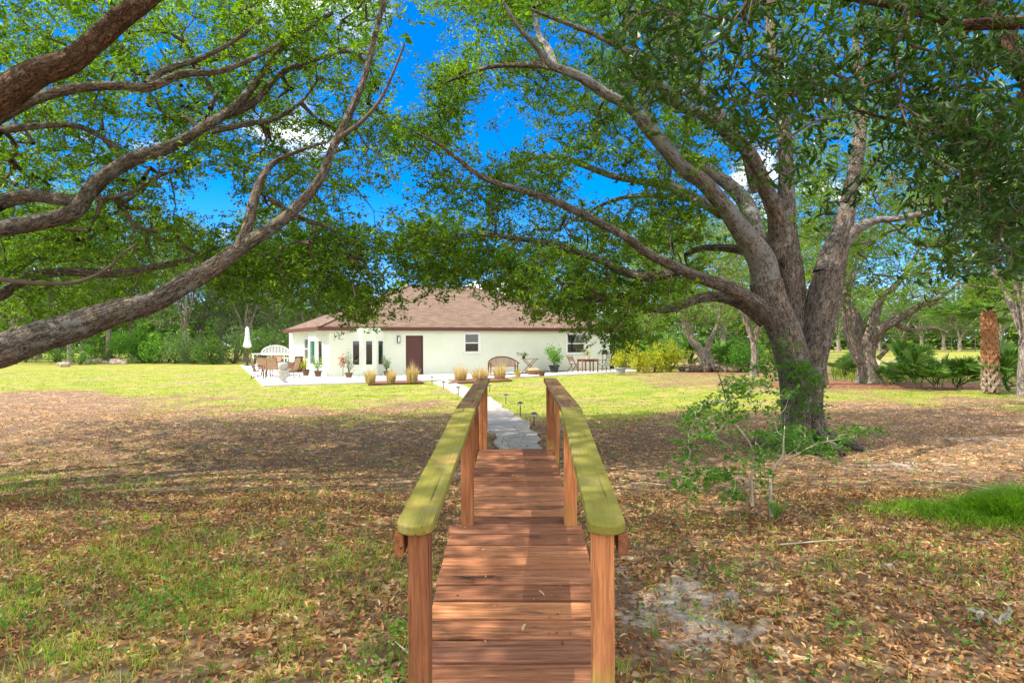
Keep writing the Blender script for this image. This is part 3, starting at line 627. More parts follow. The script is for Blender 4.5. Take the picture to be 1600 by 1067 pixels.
# (proto, px, depth, scale xy, scale z, label)
placed = []
def put(proto, px, z, s, sz, label, group=G_BG, rot=None):
    first = proto.get('used') is None
    o = proto if first else copy_tree(proto)
    if first: proto['used'] = 1
    x = (px-800)/F*z
    o.location = (x, z, 0); o.rotation_euler = (0, 0, random.uniform(0, 6.28) if rot is None else rot); o.scale = (s, s, s*sz)
    tag(o, label, 'tree', group); placed.append(o); return o
ll = [
 (protoB, -20, 74, 1.12, 1.18, 'dark broadleaf tree at the far left edge of the lawn under the big limb'),
 (protoA, 60, 80, 1.23, 1.18, 'broadleaf tree standing behind the flower bed at far left'),
 (protoB, 130, 76, 1.18, 1.24, 'dark tree just left of the round green bush'),
 (protoC, 205, 84, 1.23, 1.30, 'bluish green tree rising straight behind the round bush'),
 (protoA, 262, 72, 1.12, 1.24, 'tree just right of the round bush at the lawn edge'),
 (protoC, 312, 64, .95, 1.15, 'tall silvery green tree midway between round bush and patio umbrella'),
 (protoB, 345, 70, 1.06, 1.18, 'dark tree behind the silvery tree left of the patio umbrella'),
 (protoC, 385, 62, .9, 1.1, 'silvery green tree directly behind the closed patio umbrella'),
 (protoA, 430, 68, 1.06, 1.36, 'bright green tree behind the white patio bench'),
 (protoC, 478, 70, 1.0, 1.1, 'bluish tree touching the left roof corner of the house'),
 (protoB, 520, 76, 1.12, 1.24, 'dark tree above the left roof slope'),
 (protoA, 690, 92, .8, .85, 'distant tree whose top shows over the roof ridge'),
 (protoA, 800, 72, .85, .95, 'bright green tree behind the right slope of the roof'),
 (protoA, 905, 66, 1.0, 1.1, 'bright tree behind the right end of the house'),
 (protoB, 965, 58, .95, 1.0, 'dark tree just beyond the right house corner'),
 (protoA, 1020, 62, 1.05, 1.15, 'tall bright tree above the yellow shrubs'),
 (protoB, 1075, 55, .85, 1.0, 'dark tree behind the brush pile'),
 (protoA, 1130, 66, 1.1, 1.2, 'tall yellow green tree between brush pile and big oak'),
 (protoB, 1175, 58, .8, 1.0, 'dark tree directly left of the big oak trunk'),
 (protoA, 1235, 75, 1.1, 1.2, 'tall tree hidden mostly behind the big oak trunk'),
 (protoA, 1310, 105, 1.1, 1.0, 'distant tree beyond the field right of the big oak'),
 (protoB, 1375, 112, 1.0, .8, 'distant dark tree beyond the sandy field strip'),
 (protoA, 1440, 108, 1.1, .9, 'distant bright tree beyond the field above the palmettos'),
 (protoB, 1500, 100, 1.0, .9, 'distant dark tree left of the palm trunk'),
 (protoA, 1565, 96, 1.1, 1.0, 'distant tree right of the palm trunk'),
 (protoB, -10, 66, 1.0, 1.55, 'very tall dark tree at the extreme left edge'),
 (protoA, 110, 62, 1.0, 1.5, 'very tall bright tree between the flower bed and the round bush'),
 (protoB, 290, 60, .95, 1.45, 'very tall dark tree left of the silvery trees'),
 (protoB, 410, 66, 1.0, 1.4, 'tall dark tree just right of the closed patio umbrella'),
 (protoB, 20, 58, 1.06, 1.47, 'tall dark tree left of the flower bed, nearer than its neighbours'),
 (protoB, 170, 63, 1.06, 1.42, 'dark tree directly behind the round bush'),
 (protoA, 90, 66, 1.01, 1.53, 'taller bright tree behind the low garden plants'),
 (protoB, 235, 66, 1.01, 1.42, 'dark tree over the right half of the round bush'),
 (protoB, 1280, 95, 1.0, .9, 'distant dark tree just right of the big oak trunk'),
 (protoB, 1410, 98, 1.0, .85, 'distant dark tree above the tall palmetto'),
 (protoB, 1475, 115, 1.1, .9, 'farthest dark tree left of the palm'),
 (protoB, 1350, 90, .9, .85, 'distant dark tree behind the multi stemmed oak'),
 (protoB, 1540, 110, 1.1, 1.0, 'distant dark tree behind the palm trunk'),
 (protoC, 1640, 90, 1.1, 1.0, 'bluish distant tree at the right edge'),
]
for a in ll: put(*a)
G_OAK = 'smaller oaks right of the big oak'
# mid-distance oaks
o = put(protoD, 1285, 27, .95, 1.1, 'pale trunked oak directly behind the big oak', G_OAK, 1.0)
o = put(protoD, 1604, 20.5, 1.05, 1.0, 'smooth pale trunked oak at the right edge beside the palm', G_OAK, 2.2)
o = put(protoD, 1178, 33, .9, 1.1, 'slim oak with pale mottled trunk left of the big oak', G_OAK, 4)
# multi-stem oak at (1355, 595)
def rel(A): return A
B_limbs = [
 ('trunk', T((1357, 603, 28, 26), (1357, 590, 28, 18), (1355, 565, 28, 15), (1353, 540, 28, 15), (1352, 525, 28, 14)), M['barkg']),
 ('limb', T((1345, 565, 28, 12), (1335, 540, 28, 10), (1325, 510, 28, 9), (1322, 470, 28, 8), (1325, 430, 28, 6), (1335, 390, 28, 4), (1350, 340, 28, 2)), M['barkg']),
 ('limb', T((1350, 545, 28, 12), (1342, 520, 28.3, 10), (1335, 490, 28.6, 8), (1315, 460, 29, 6), (1300, 430, 29.3, 4), (1280, 400, 29.5, 2)), M['barkg']),
 ('limb', T((1355, 545, 28, 12), (1362, 510, 28, 9), (1370, 485, 28, 8), (1378, 465, 27.8, 6), (1400, 445, 27.6, 5), (1420, 420, 27.4, 4), (1440, 380, 27.2, 2)), M['barkg']),
 ('limb', T((1360, 535, 27.9, 11), (1375, 515, 27.4, 9), (1400, 500, 27, 8), (1425, 485, 26.6, 7), (1445, 475, 26.4, 5), (1475, 462, 26, 3), (1500, 440, 26, 2)), M['barkg']),
 ('limb', T((1395, 505, 27.2, 5), (1425, 516, 27, 4), (1455, 512, 27, 3), (1480, 520, 27, 2)), M['barkg']),
 ('limb', T((1372, 560, 27.8, 4), (1388, 545, 27.5, 3), (1405, 530, 27.3, 2)), M['barkg']),
]
r = np.random.default_rng(51)
cB = sample_px(420, (1235, 180, 1600, 500), (23, 32), [(1320, 440, 30, 20, .6), (1440, 440, 40, 20, .5), (1370, 400, 30, 20, .5)], r, ([1235, 1280, 1330, 1450, 1520, 1600], [430, 440, 450, 480, 490, 480]))
oB = P(1357, 600, 28)
oak('live_oak_tree', (oB[0], 28, 0), B_limbs, cB, 60, .55, .15, (M['oak'], M['twig']), 'multi stemmed oak with a grey trunk standing between the big oak and the palmettos', 9, rtip=.008)
# leaning V-trunk oak at (1090,560)
V_limbs = [
 ('trunk', T((1108, 580, 40, 16), (1104, 565, 40, 12), (1100, 553, 40, 10)), M['barkg']),
 ('limb', T((1104, 563, 40, 9), (1092, 545, 40, 8), (1080, 528, 40, 7), (1070, 500, 40, 5), (1055, 470, 40, 3), (1040, 430, 40, 2)), M['barkg']),
 ('limb', T((1102, 558, 40, 6), (1108, 535, 40, 5), (1118, 515, 40, 4), (1130, 480, 40, 3), (1140, 440, 40, 2)), M['barkg'])]
cV = sample_px(260, (980, 360, 1200, 510), (37, 44), [], r)
oV = P(1108, 580, 40)
oak('leaning_oak_tree', (oV[0], 40, 0), V_limbs, cV, 46, .7, .2, (M['bg'], M['twig']), 'oak with a leaning V shaped trunk behind the brush pile', 10, rtip=.01)
# ------------------------------------------------------------------ far wood line
n = 60000
x = rng.uniform(-190, 190, n); y = 128+rng.uniform(0, 14, n)+np.abs(x)*-.1; hm = 9.5+2.2*np.sin(x*.21)+1.6*np.sin(x*.53+1)+1.2*np.sin(x*1.3)
zc = rng.random(n)**.8*hm
leaf_obj('distant_woods', np.stack([x, y, zc], 1), rng.uniform(.8, 1.7, n), M['bg'], None, aspect=.7, lc=rng.random(n)*.8)['kind'] = 'stuff'
tag(bpy.data.objects['distant_woods'], 'dense green woods closing the horizon all round the far lawn', 'woods')
# understory hedges near the edge of the lawn: individual shrubs
def shrub(name, loc, rad, n, ls, mat, label, cat='shrub', group=None, seed=1, stems=6, aspect=.5, flat=1.):
    r = np.random.default_rng(seed); root = empty(name, loc, 0, label, cat, group)
    nb = 14; bl = r.normal(size=(nb, 3))*.38; bl[:, 2] = np.abs(bl[:, 2])*1.3+.25
    i = r.integers(0, nb, n); d = rand_dirs(n, r)*r.uniform(.55, 1.0, n)[:, None]*.42
    C = (bl[i]+d); C[:, 2] = np.abs(C[:, 2])*.8; C = C*np.array(rad)
    tone = r.random(nb)[i]
    leaf_obj('foliage', C, r.uniform(.6, 1.2, n)*ls, mat, root, aspect=aspect, lc=np.clip(.4*tone+.6*r.random(n), 0, 1), r=r)
    t = Tubes()
    for k in range(stems):
        e = bl[k % nb]*np.array(rad)*.9; t.add(np.array([[0, 0, -.03], e*.4+r.normal(size=3)*.03, e]), np.array([.03, .02, .008])*max(rad), 5, k)
    t.build('stem', M['twig'], root); return root
def shrub_at(name, px, py, rad, n, ls, mat, label, **kw):
    p = G(px, py); return shrub(name, (p.x, p.y, 0), rad, n, ls, mat, label, **kw)
sg = lambda px, z: (((px-800)/F*z), z, 0)
shrub('round_bush', sg(224, 60), (2.6, 2.4, 3.4), 9000, .2, M['bright'], 'big round bright green bush at the far left of the lawn', seed=3)
for i, (px, z, w, h, mt, lb) in enumerate([
 (272, 58, 1.6, 2.6, 'palm', 'dark spiky shrub right beside the round bush'),
 (300, 57, 2.0, 2.8, 'bgb', 'silvery shrub under the tall silvery tree'),
 (332, 56, 1.8, 2.4, 'bgd', 'dark shrub between silvery shrub and patio umbrella'),
 (365, 57, 1.8, 3.0, 'bgb', 'grey green shrub just left of the patio umbrella'),
 (410, 56, 2.0, 3.0, 'bgd', 'dark shrub behind the dark bar chair'),
 (436, 60, 2.4, 3.6, 'bgd', 'dark shrub behind the house left wall'),
 (150, 64, 3, 2.6, 'bgd', 'dark shrub behind the rock garden'),
 (40, 64, 3, 2.6, 'bgb', 'grey green shrub at the far left end of the bed'),
 (955, 46, 1.6, 2.4, 'bgd', 'dark shrub touching the right house corner'),
 (1000, 48, 2.0, 2.6, 'bgd', 'dark shrub behind the yellow shrubs'),
 (1045, 46, 2.0, 2.4, 'palm', 'glossy dark shrub behind the brush pile, left part'),
 (1140, 42, 1.6, 2.2, 'bgd', 'dark green shrub at the right end of the brush pile'),
 (1170, 38, 1.4, 2.0, 'bright', 'fresh green shrub just left of the big oak trunk'),
 (1218, 40, 1.8, 2.6, 'bg', 'green shrub seen past the left edge of the oak trunk')]):
    shrub('hedge_shrub', sg(px, z), (w, w, h), 2600, .17, M[mt], lb, group='shrubs along the lawn edge', seed=60+i)
for i, (px, py, w, h, lb) in enumerate([
 (998, 582, .8, 1.5, 'yellow leaved shrub nearest the grey tub'), (1022, 581, 1.0, 1.6, 'second yellow shrub right of the grey tub'), (1048, 581, 1.0, 1.5, 'rightmost yellow shrub beside the brush pile'), (975, 577, 1.0, 1.8, 'yellow shrub behind the grey tub at the patio end')]):
    shrub_at('yellow_shrub', px, py, (w, w, h), 1500, .13, M['yellow'], lb, group='yellow shrubs right of the house', seed=80+i)
# left garden bed
gp = [(196/4, 560, 'bright', .9, .9, 'low green plant left in the rock garden'), (88, 566, 'bright', 1., 1.4, 'bright green leafy plant between rocks, left one'), (125, 570, 'bright', 1.0, 1.5, 'tall bright green plant in the middle of the rock garden'),
  (150, 565, 'bright', 1.5, 2.2, 'wide bright green plant behind the rocks'), (165, 566, 'bright', 1.3, 1.6, 'bright green plant next to the round bush'), (104, 563, 'bgb', 1.1, 2.2, 'grey green plant behind the garden rocks'), (131, 562, 'rust', .5, 2.4, '')]
for i, (px, py, mt, w, h, lb) in enumerate(gp):
    if lb: shrub_at('garden_plant', px, py, (w, w, h), 900, .17, M[mt], lb, group='plants in the rock garden', seed=100+i)
def rockmesh(mb, c, s, r):
    vs = []; nph = 7; 
    for i in range(6):
        ph = PI*i/5
        for k in range(nph):
            th = 2*PI*k/nph; q = 1+r.normal()*.14
            vs.append((c[0]+s[0]*math.sin(ph)*math.cos(th)*q, c[1]+s[1]*math.sin(ph)*math.sin(th)*q, c[2]+s[2]*math.cos(ph)*q))
    fs = [(i*nph+k, i*nph+(k+1) % nph, (i+1)*nph+(k+1) % nph, (i+1)*nph+k) for i in range(5) for k in range(nph)]
    mb.add(vs, fs)
r = np.random.default_rng(5)
for i, (px, py, s) in enumerate([(93, 571, .35), (101, 573, .5), (108, 570, .4), (138, 568, .55), (148, 567, .45), (156, 566.5, .5), (165, 568, .35), (178, 569, .6), (187, 569, .5), (195, 569, .35)]):
    p = G(px, py); mb = MB(); rockmesh(mb, (0, 0, s*.3), (s*.8, s*.6, s*.55), r)
    o = mb.build('rock', M['rock'], smooth=False); o.location = (p.x, p.y, 0)
    tag(o, ['leftmost small', 'large brown', 'flat tan', 'rounded', 'low grey brown', 'blocky', 'small dark', 'large low', 'wide tan', 'rightmost small'][i]+' rock edging the far left flower bed', 'rock', 'rocks edging the flower bed')
# ------------------------------------------------------------------ palms
def frond(Vs, base, direc, L, nseg, r, fan=2.6, droop=.25):
    """fan leaf: petiole + segments"""
    d = direc/np.linalg.norm(direc); tip = base+d*L*.5+np.array([0, 0, -L*.02])
    s = np.cross(d, [0, 0, 1.0]); s /= np.linalg.norm(s)+1e-9; u = np.cross(s, d)
    for k in range(nseg):
        a = (k/(nseg-1)-.5)*fan; q = d*math.cos(a)+s*math.sin(a)+u*(.25*abs(math.sin(a))); q /= np.linalg.norm(q)
        l = L*(.62-.12*abs(a))*r.uniform(.9, 1.1); e = tip+q*l+np.array([0, 0, -droop*l*r.uniform(.4, 1.2)]); m = tip+q*l*.55
        w = np.cross(q, u); w = w/(np.linalg.norm(w)+1e-9)*L*.016
        Vs.append(np.array([tip, m+w, e, m-w]))
    return tip
def palm_leaves(name, centres, parent, mat, r, origin):
    Vs = []; t = Tubes()
    for b, d, L in centres:
        tip = frond(Vs, np.array(b), np.array(d), L, 30, r)
        t.add(np.array([b, (np.array(b)+tip)/2, tip]), np.array([.018, .014, .008])*L*1.0, 4, 1)
    V = np.concatenate(Vs); n = len(Vs); i = np.arange(n)[:, None]*4
    lc = np.repeat(r.random(n), 4)
    link(name, np_mesh(name, V, [np.concatenate([i+np.array([0, 1, 2]), i+np.array([0, 2, 3])])], {'lc': lc}), mat, parent)
    t.build('petiole', M['bright'], parent)
def palmetto(px, py, h, label, seed, nf=11, L=1.0):
    r = np.random.default_rng(seed); p = G(px, py); root = empty('saw_palmetto', (p.x, p.y, 0), 0, label, 'palm plant', 'palmettos in the rough grass')
    cs = []
    for k in range(nf):
        a = r.uniform(0, 2*PI); e = r.uniform(.3, 1.4); cs.append(((r.normal()*.08, r.normal()*.08, h*r.uniform(.0, .4)), (math.cos(a)*math.cos(e), math.sin(a)*math.cos(e), math.sin(e)), L*r.uniform(.8, 1.2)))
    palm_leaves('frond', cs, root, M['palm'], r, None)
for i, a in enumerate([(1433, 606, 1.3, 'tall palmetto at the centre of the clump', 1.5), (1402, 600, .6, 'low palmetto left of the tall one', 1.1), (1462, 606, .9, 'palmetto just right of the tall one', 1.1), (1495, 606, .6, 'wide low palmetto left of the palm trunk', 1.2),
    (1572, 612, 1.0, 'tall dark palmetto right of the palm trunk', 1.7), (1330, 585, .6, 'palmetto between the two oaks', 1.2), (1318, 592, .6, 'palmetto just right of the big oak trunk', 1.0),
    (1045, 576, 1.0, 'dark palmetto behind the yellow shrubs', 2.0), (1078, 574, 1.0, 'dark palmetto behind the brush pile', 2.0), (1020, 574, 1.2, 'palmetto behind the yellow shrub row', 2.2), (1125, 572, 1.0, 'palmetto right of the leaning oak', 2.0)]):
    palmetto(a[0], a[1], a[2], a[3], 200+i, 12, a[4])
def sabal(px, py, htop, rpx, label, seed, nf=20, L=2.2, boots=True):
    r = np.random.default_rng(seed); p = G(px, py); z = p.y; root = empty('cabbage_palm', (p.x, p.y, 0), 0, label, 'palm tree')
    rr = rpx*z/F; t = Tubes(); t.add(np.array([[0, 0, -.1], [.0, 0, .3], [-.05, 0, htop*.5], [-.1, 0, htop]]), np.array([rr*1.15, rr*.95, rr*.75, rr*.55]), 14, 3, .05); t.build('trunk', M['barkb'], root)
    mb = MB()
    if boots:
        rows = int(htop/.16)
        for i in range(rows):
            zz = i*.16+.05; q = rr*(1.05-.35*zz/htop)
            for k in range(7):
                a = 2*PI*(k+.5*(i % 2))/7; c = Vector((math.cos(a), math.sin(a), 0)); s = Vector((-math.sin(a), math.cos(a), 0)); xo = Vector((-.1*zz/htop, 0, 0))
                b0 = c*q*.9+Vector((0, 0, zz))+xo
                for sg_ in (-1, 1):
                    mb.bar(b0+s*sg_*q*.42, b0+c*q*.38+Vector((0, 0, .26)), .05, .10)
        ob = mb.build('leaf_bases', M['boot'], root)
    cs = []
    for k in range(nf):
        a = r.uniform(0, 2*PI); e = r.uniform(-.3, 1.45); cs.append(((-.1, 0, htop+.05), (math.cos(a)*math.cos(e), math.sin(a)*math.cos(e), math.sin(e)), L*r.uniform(.85, 1.15)))
    palm_leaves('frond', cs, root, M['palm'], r, None)
def mk_boot():
    m, nt = new_mat('palm_boot'); n = N(nt); v = n('ShaderNodeTexCoord').outputs['Object']; sp = n('ShaderNodeSeparateXYZ'); n.l(v, sp.inputs[0])
    k = n.smooth(n.math('ADD', sp.outputs[2], n.math('MULTIPLY', n.noise(v, 5, 3), .6)), .9, 1.6)
    c = n.mix(k, n.ramp(n.noise(v, 14, 4), [(.3, (.14, .09, .06)), (.7, (.42, .33, .25))]), n.ramp(n.noise(v, 14, 4), [(.3, (.20, .08, .035)), (.7, (.50, .26, .13))]))
    n.out(c, .85); return m
M['boot'] = mk_boot()
sabal(1549, 614, 2.75, 9.5, 'cabbage palm with orange brown criss crossed leaf bases at right', 301, 20, 1.6)
sabal(268, 566, 3.0, 5, 'small palm right of the round bush', 302, 18, 2.6, False)
# ------------------------------------------------------------------ far fence, right
fr = empty('wire_fence', (35, 100, 0), 0, 'pale post and wire fence beyond the field at right', 'fence')
for i in range(17):
    mb = MB(); mb.tube([(0, 0, -.1), (0, 0, 2.3)], .055, 6); o = mb.build('fence_post', M['twig'], fr); o.location = (i*3.4-6, -i*.3, 0)
mb = MB()
for h in (.6, 1.2, 1.8, 2.4): mb.tube([(-6, 0, h), (48.4, -4.8, h)], .008, 4)
mb.build('fence_wire', M['greypot'], fr)
# ------------------------------------------------------------------ ground
def gmask(X, Y):
    """lawn / sand / mulch coverage of the yard"""
    px = 800+X/np.maximum(Y, .5)*F
    sm = lambda v, a, b: np.clip((v-a)/(b-a), 0, 1)**2*(3-2*np.clip((v-a)/(b-a), 0, 1))
    w = np.sin(X*.35)*1.2+np.sin(X*.9+2)*.6
    bl = 1.6*np.sin(X*.43+np.sin(Y*.5))+1.3*np.sin(X*1.1+Y*.7)+.9*np.sin(X*2.3-Y*1.1+1)
    lawn = sm(Y+w+bl-8*sm(-X, 6, 13)*(1-sm(Y, 24, 29)*.9), 12, 21)*.92
    lawn = np.where(X > 6, sm(Y+w+bl*.8, 14.5, 22)*(1-.5*sm(Y, 24, 27)*(X < 30)), lawn)
    lf = np.exp(-((X+2.9)/2.4)**2-((Y-5.0)/1.5)**2)*.6*(.75+.4*np.sin(X*3.1+Y)*np.sin(Y*3.7))+np.exp(-((X+7)/2)**2-((Y-9)/1.2)**2)*.4+np.exp(-((X+4.2)/3.5)**2-((Y-15.5)/1.5)**2)*.45
    lf = lf+np.exp(-((X-3.2)/1.3)**2-((Y-5.6)/.8)**2)*.25
    lawn = np.maximum(lawn, lf)
    sand = np.exp(-((X-1.25)/1.0)**2-((Y-4.6)/1.5)**2)*.62+np.exp(-((X-5.8)/2.0)**2-((Y-9.6)/1.1)**2)*.5+np.exp(-((X+6.3)/1.4)**2-((Y-9.0)/.5)**2)*.4+np.exp(-((X-9)/2.0)**2-((Y-12)/.8)**2)*.5
    sand = np.maximum(sand, np.where((px > 1360), np.exp(-((Y-52)/7)**2)*.9, 0))
    mulch = np.exp(-((X-15)/6.5)**2-((Y-26.5)/3.2)**2)*.95+np.exp(-((X-12)/3)**2-((Y-36)/2)**2)*.6
    mulch = mulch+np.where(X > 1.5, .36*(1-sm(Y, 15, 18)), 0)*sm(Y, 4, 7)
    lawn = lawn*(1-np.clip(mulch, 0, .9)); lawn = lawn*(1-np.clip(sand*1.1, 0, 1))
    return lawn, sand, mulch
nx, ny = 300, 300
u = np.linspace(-1, 1, nx); X = 2.2*np.sinh(6*u); u2 = np.linspace(-1, 1, ny); Y = 9+2.2*np.sinh(6*u2)
XX, YY = np.meshgrid(X, Y); 
def gh(X, Y):
    d = np.clip(1.6-np.hypot(X, Y-9)/60, 0, 1)
    h = (.035*np.sin(X*.8+1)*np.sin(Y*.7)+.02*np.sin(X*2.1)*np.sin(Y*1.7+2)+.01*np.sin(X*5+Y*2)*np.sin(Y*4.3))*d-.02
    near_house = np.clip((Y-24)/3, 0, 1); return h*(1-near_house)-.005
ZZ = gh(XX, YY)
V = np.stack([XX, YY, ZZ], 2).reshape(-1, 3)
i = (np.arange(ny-1)[:, None]*nx+np.arange(nx-1)[None]).ravel()[:, None]
lw, sd, ml = gmask(XX, YY)
me = np_mesh('ground', V, [np.concatenate([i, i+1, i+nx+1, i+nx], 1)], {'mask': np.stack([lw, sd, ml], 2).reshape(-1, 3)}, True)
tag(link('ground', me, M['ground']), kind='structure')
PATH = [(674, 598), (715, 617), (738, 636), (752, 655), (764, 672), (775, 684), (779, 700), (776, 725), (766, 770), (755, 800)]
PATHR = [(698, 594), (724, 604), (767, 623), (793, 643), (824, 663), (841, 689), (846, 700), (856, 725), (868, 770), (880, 800)]
def inpath(x, y):
    L = np.array([[G(a, b).x, G(a, b).y] for a, b in PATH]); Q = np.array([[G(a, b).x, G(a, b).y] for a, b in PATHR])
    xl = np.interp(y, L[::-1, 1], L[::-1, 0]); xr = np.interp(y, Q[::-1, 1], Q[::-1, 0]); return (x > xl) & (x < xr) & (y > 7) & (y < 30)
def scatter(n, y0, y1, pw=1.0, wide=.92):
    y = y0+(y1-y0)*rng.random(n)**pw; x = (rng.random(n)*2-1)*wide*y; return x, y
# fallen leaves
xs = []; ys = []
for n, a, b, pw in ((52000, 3.2, 8, .8), (50000, 7.5, 19, 1.0), (16000, 18, 34, 1.0)):
    x, y = scatter(n, a, b, pw); xs.append(x); ys.append(y)
x = np.concatenate(xs); y = np.concatenate(ys)
nz = .5+.5*np.sin(x*1.3+np.sin(y*1.1)*2)*np.sin(y*1.7+x*.4)
lw, sd, ml = gmask(x, y)
dens = np.where(y > 17, .5, 1)*(.35+.65*nz)*(1-.6*np.clip(sd*1.3, 0, 1)*(.5+.5*np.sin(x*7+y*3)*np.sin(y*6-x*4)>.25))*(1-.75*(lw > .6))
inp = inpath(x, y)
k = (rng.random(len(x)) < dens) & (~inp | (rng.random(len(x)) < .08)) & ~((np.abs(x+.02) < .5) & (y < 6.9))
x = x[k]; y = y[k]
sz = rng.uniform(.026, .062, len(x)); zz_ = gh(x, y)+rng.uniform(.006, .028, len(x))+np.where(inpath(x, y), .04, 0)
dyl = rng.uniform(-2.1, 2.2, 70); dxx = rng.uniform(-.36, .36, 70); dh = np.where(dyl < 0, .62+.074*dyl, .62+.062*dyl)+.006
x = np.concatenate([x, .02+dxx]); y = np.concatenate([y, 4.34+dyl]); sz = np.concatenate([sz, rng.uniform(.008, .03, 70)]); zz_ = np.concatenate([zz_, dh])
leaf_obj('fallen_leaves', np.stack([x, y, zz_], 1), sz, M['litter'], None, aspect=.42, upbias=2.2, fold=.3, lc=np.clip(rng.beta(1.6, 1.8, len(x)), 0, 1), hexa=True)
tag(bpy.data.objects['fallen_leaves'], 'brown and tan dead oak leaves littering the ground under the trees', 'fallen leaves', kind='stuff')
# grass tufts under the trees
def tufts(n, y0, y1, thr, hgt, name, mat, label, w=.0022, wide=.92, cat='grass', per=9, minlawn=.12, spread=.035, pw=1.):
    x, y = scatter(n, y0, y1, pw, wide); lw, sd, ml = gmask(x, y)
    nz = .5+.5*np.sin(x*2.3+np.sin(y*1.9)*1.5)*np.sin(y*2.1+x*.7)
    n3 = .5+.5*np.sin(x*6.1+np.sin(y*5.3)*2.2)*np.sin(y*6.7+x*2.9)
    k = (rng.random(n) < np.clip(lw*(.45+1.3*n3)+minlawn*nz*nz, 0, 1)) & ~inpath(x, y) & ~((np.abs(x+.02) < .5) & (y < 6.9)) & ~inpatio(x, y)
    x = np.repeat(x[k], per)+rng.normal(size=k.sum()*per)*spread; y = np.repeat(y[k], per)+rng.normal(size=k.sum()*per)*spread
    m = len(x); tone = np.repeat(rng.random(k.sum()), per)
    blade_obj(name, np.stack([x, y, gh(x, y)-.005], 1), rng.uniform(.4, 1.2, m)*hgt, rlean(m, .45), w*rng.uniform(.7, 1.5, m), mat, lc=np.clip(.6*tone+.4*rng.random(m), 0, 1))
    tag(bpy.data.objects[name], label, cat, kind='stuff')
PAT = [G(412, 603.8), G(640, 597), G(766, 592), G(1000, 581), G(958, 574), Vector((7.5, 43, 0)), Vector((-15.5, 56, 0)), G(376, 571.5)]
def inpatio(x, y):
    ins = np.zeros(len(x), bool); n = len(PAT); j = n-1
    for i in range(n):
        xi, yi, xj, yj = PAT[i].x, PAT[i].y, PAT[j].x, PAT[j].y
        ins ^= ((yi > y) != (yj > y)) & (x < (xj-xi)*(y-yi)/((yj-yi) or 1e-9)+xi); j = i
    return ins
tufts(12000, 3.3, 9, 0, .10, 'foreground_grass', M['grass'], 'thin green grass tufts and weeds growing through the fallen leaves', per=9, minlawn=.14)
tufts(6000, 8, 18, 0, .06, 'sparse_grass', M['grass'], 'sparse short grass among the leaf litter further back', w=.004, per=7, minlawn=.08, spread=.06)
tufts(20000, 14, 45, 0, .045, 'lawn_grass', M['lawnb'], 'sunlit short yellow green lawn around the patio', w=.009, per=4, minlawn=0, spread=.08, pw=1.2)
x = rng.uniform(15, 50, 14000); y = rng.uniform(27, 44, 14000); kk = (x/y > .5) & (x/y < .95); x = x[kk]; y = y[kk]; m = len(x)
blade_obj('rough_grass', np.stack([x, y, np.zeros(m)], 1), rng.uniform(.2, .7, m), rlean(m, .3), .012, M['lawnb']); tag(bpy.data.objects['rough_grass'], 'tall dry rough grass around the palmettos', 'grass', kind='stuff')
# leafy weeds
C = []
for cx, cy, n, s in [(G(310, 925).x, G(310, 925).y, 60, .22), (G(230, 960).x, G(230, 960).y, 26, .1), (G(560, 860).x, G(560, 860).y, 20, .2), (G(20, 980).x, G(20, 980).y, 30, .15), (G(625, 1000).x, G(625, 1000).y, 18, .05), (G(1455, 880).x, G(1455, 880).y, 40, .25), (G(1125, 905).x, G(1125, 905).y, 25, .12), (G(600, 1050).x, G(600, 1050).y, 40, .15), (G(1320, 990).x, G(1320, 990).y, 16, .08), (G(1590, 1000).x, G(1590, 1000).y, 40, .2), (G(1080, 820).x, G(1080, 820).y, 40, .3), (G(490, 830).x, G(490, 830).y, 20, .1)]:
    for _ in range(n*3): C.append((cx+random.gauss(0, s), cy+random.gauss(0, s), random.uniform(.02, .12)))
for _ in range(1500):
    yy = random.uniform(3.4, 12); xx = random.uniform(-.9, .9)*yy
    if abs(xx) < .6 and yy < 7.2: continue
    for _ in range(3): C.append((xx+random.gauss(0, .03), yy+random.gauss(0, .03), random.uniform(.01, .06)))
leaf_obj('weeds', np.array(C), rng.uniform(.02, .05, len(C)), M['bright'], None, aspect=.6, upbias=1.2)
tag(bpy.data.objects['weeds'], 'small fresh green leafy weeds dotted over the leaf litter', 'weeds', kind='stuff')
# feathery fern patch at right
r = np.random.default_rng(77); n = 15000
a = r.random(n)*2*PI; q = np.abs(r.normal(size=n))*.5; cx, cy = 5.3, 6.75
x = cx+np.cos(a)*q*1.45*(1+.15*np.sin(a*3)); y = cy+np.sin(a)*q*.55; hh = .17*np.exp(-q*q*1.1)*(1+.3*np.sin(x*5)+.25*np.sin(x*11+y*7))
B = np.stack([x, y, r.random(n)*hh*.6], 1)
blade_obj('asparagus_fern', B, hh*.8+.03, rlean(n, .9, r), .0035, M['fern'] if 'fern' in M else leaf_mat('fern_leaf', [(0, (.07, .19, .01)), (.6, (.17, .36, .02)), (1, (.42, .50, .06))], .55))
tag(bpy.data.objects['asparagus_fern'], 'feathery bright green fern mat spreading at the right edge of the foreground', 'ground cover', kind='stuff')
# big bleached leaves lying about
for i, (px, py, s) in enumerate([(1548, 970, .15), (1386, 892, .09), (1085, 1040, .09)]):
    p = G(px, py); r_ = np.random.default_rng(i+400); C = np.array([[p.x+r_.normal()*s*.45, p.y+r_.normal()*s*.3, .05] for _ in range(7 if i < 2 else 1)])
    o = leaf_obj('dried_leaf', C-np.array([p.x, p.y, 0]), s*.75, simple('bleached_leaf', (.36, .32, .25), .8), None, aspect=.4, upbias=2.5, hexa=True); o.location = (p.x, p.y, 0)
    tag(o, ['large bleached dry leaf lying at lower right', 'pale dry leaf lying right of the sandy patch', 'single pale leaf on the sandy patch'][i], 'dry leaf')
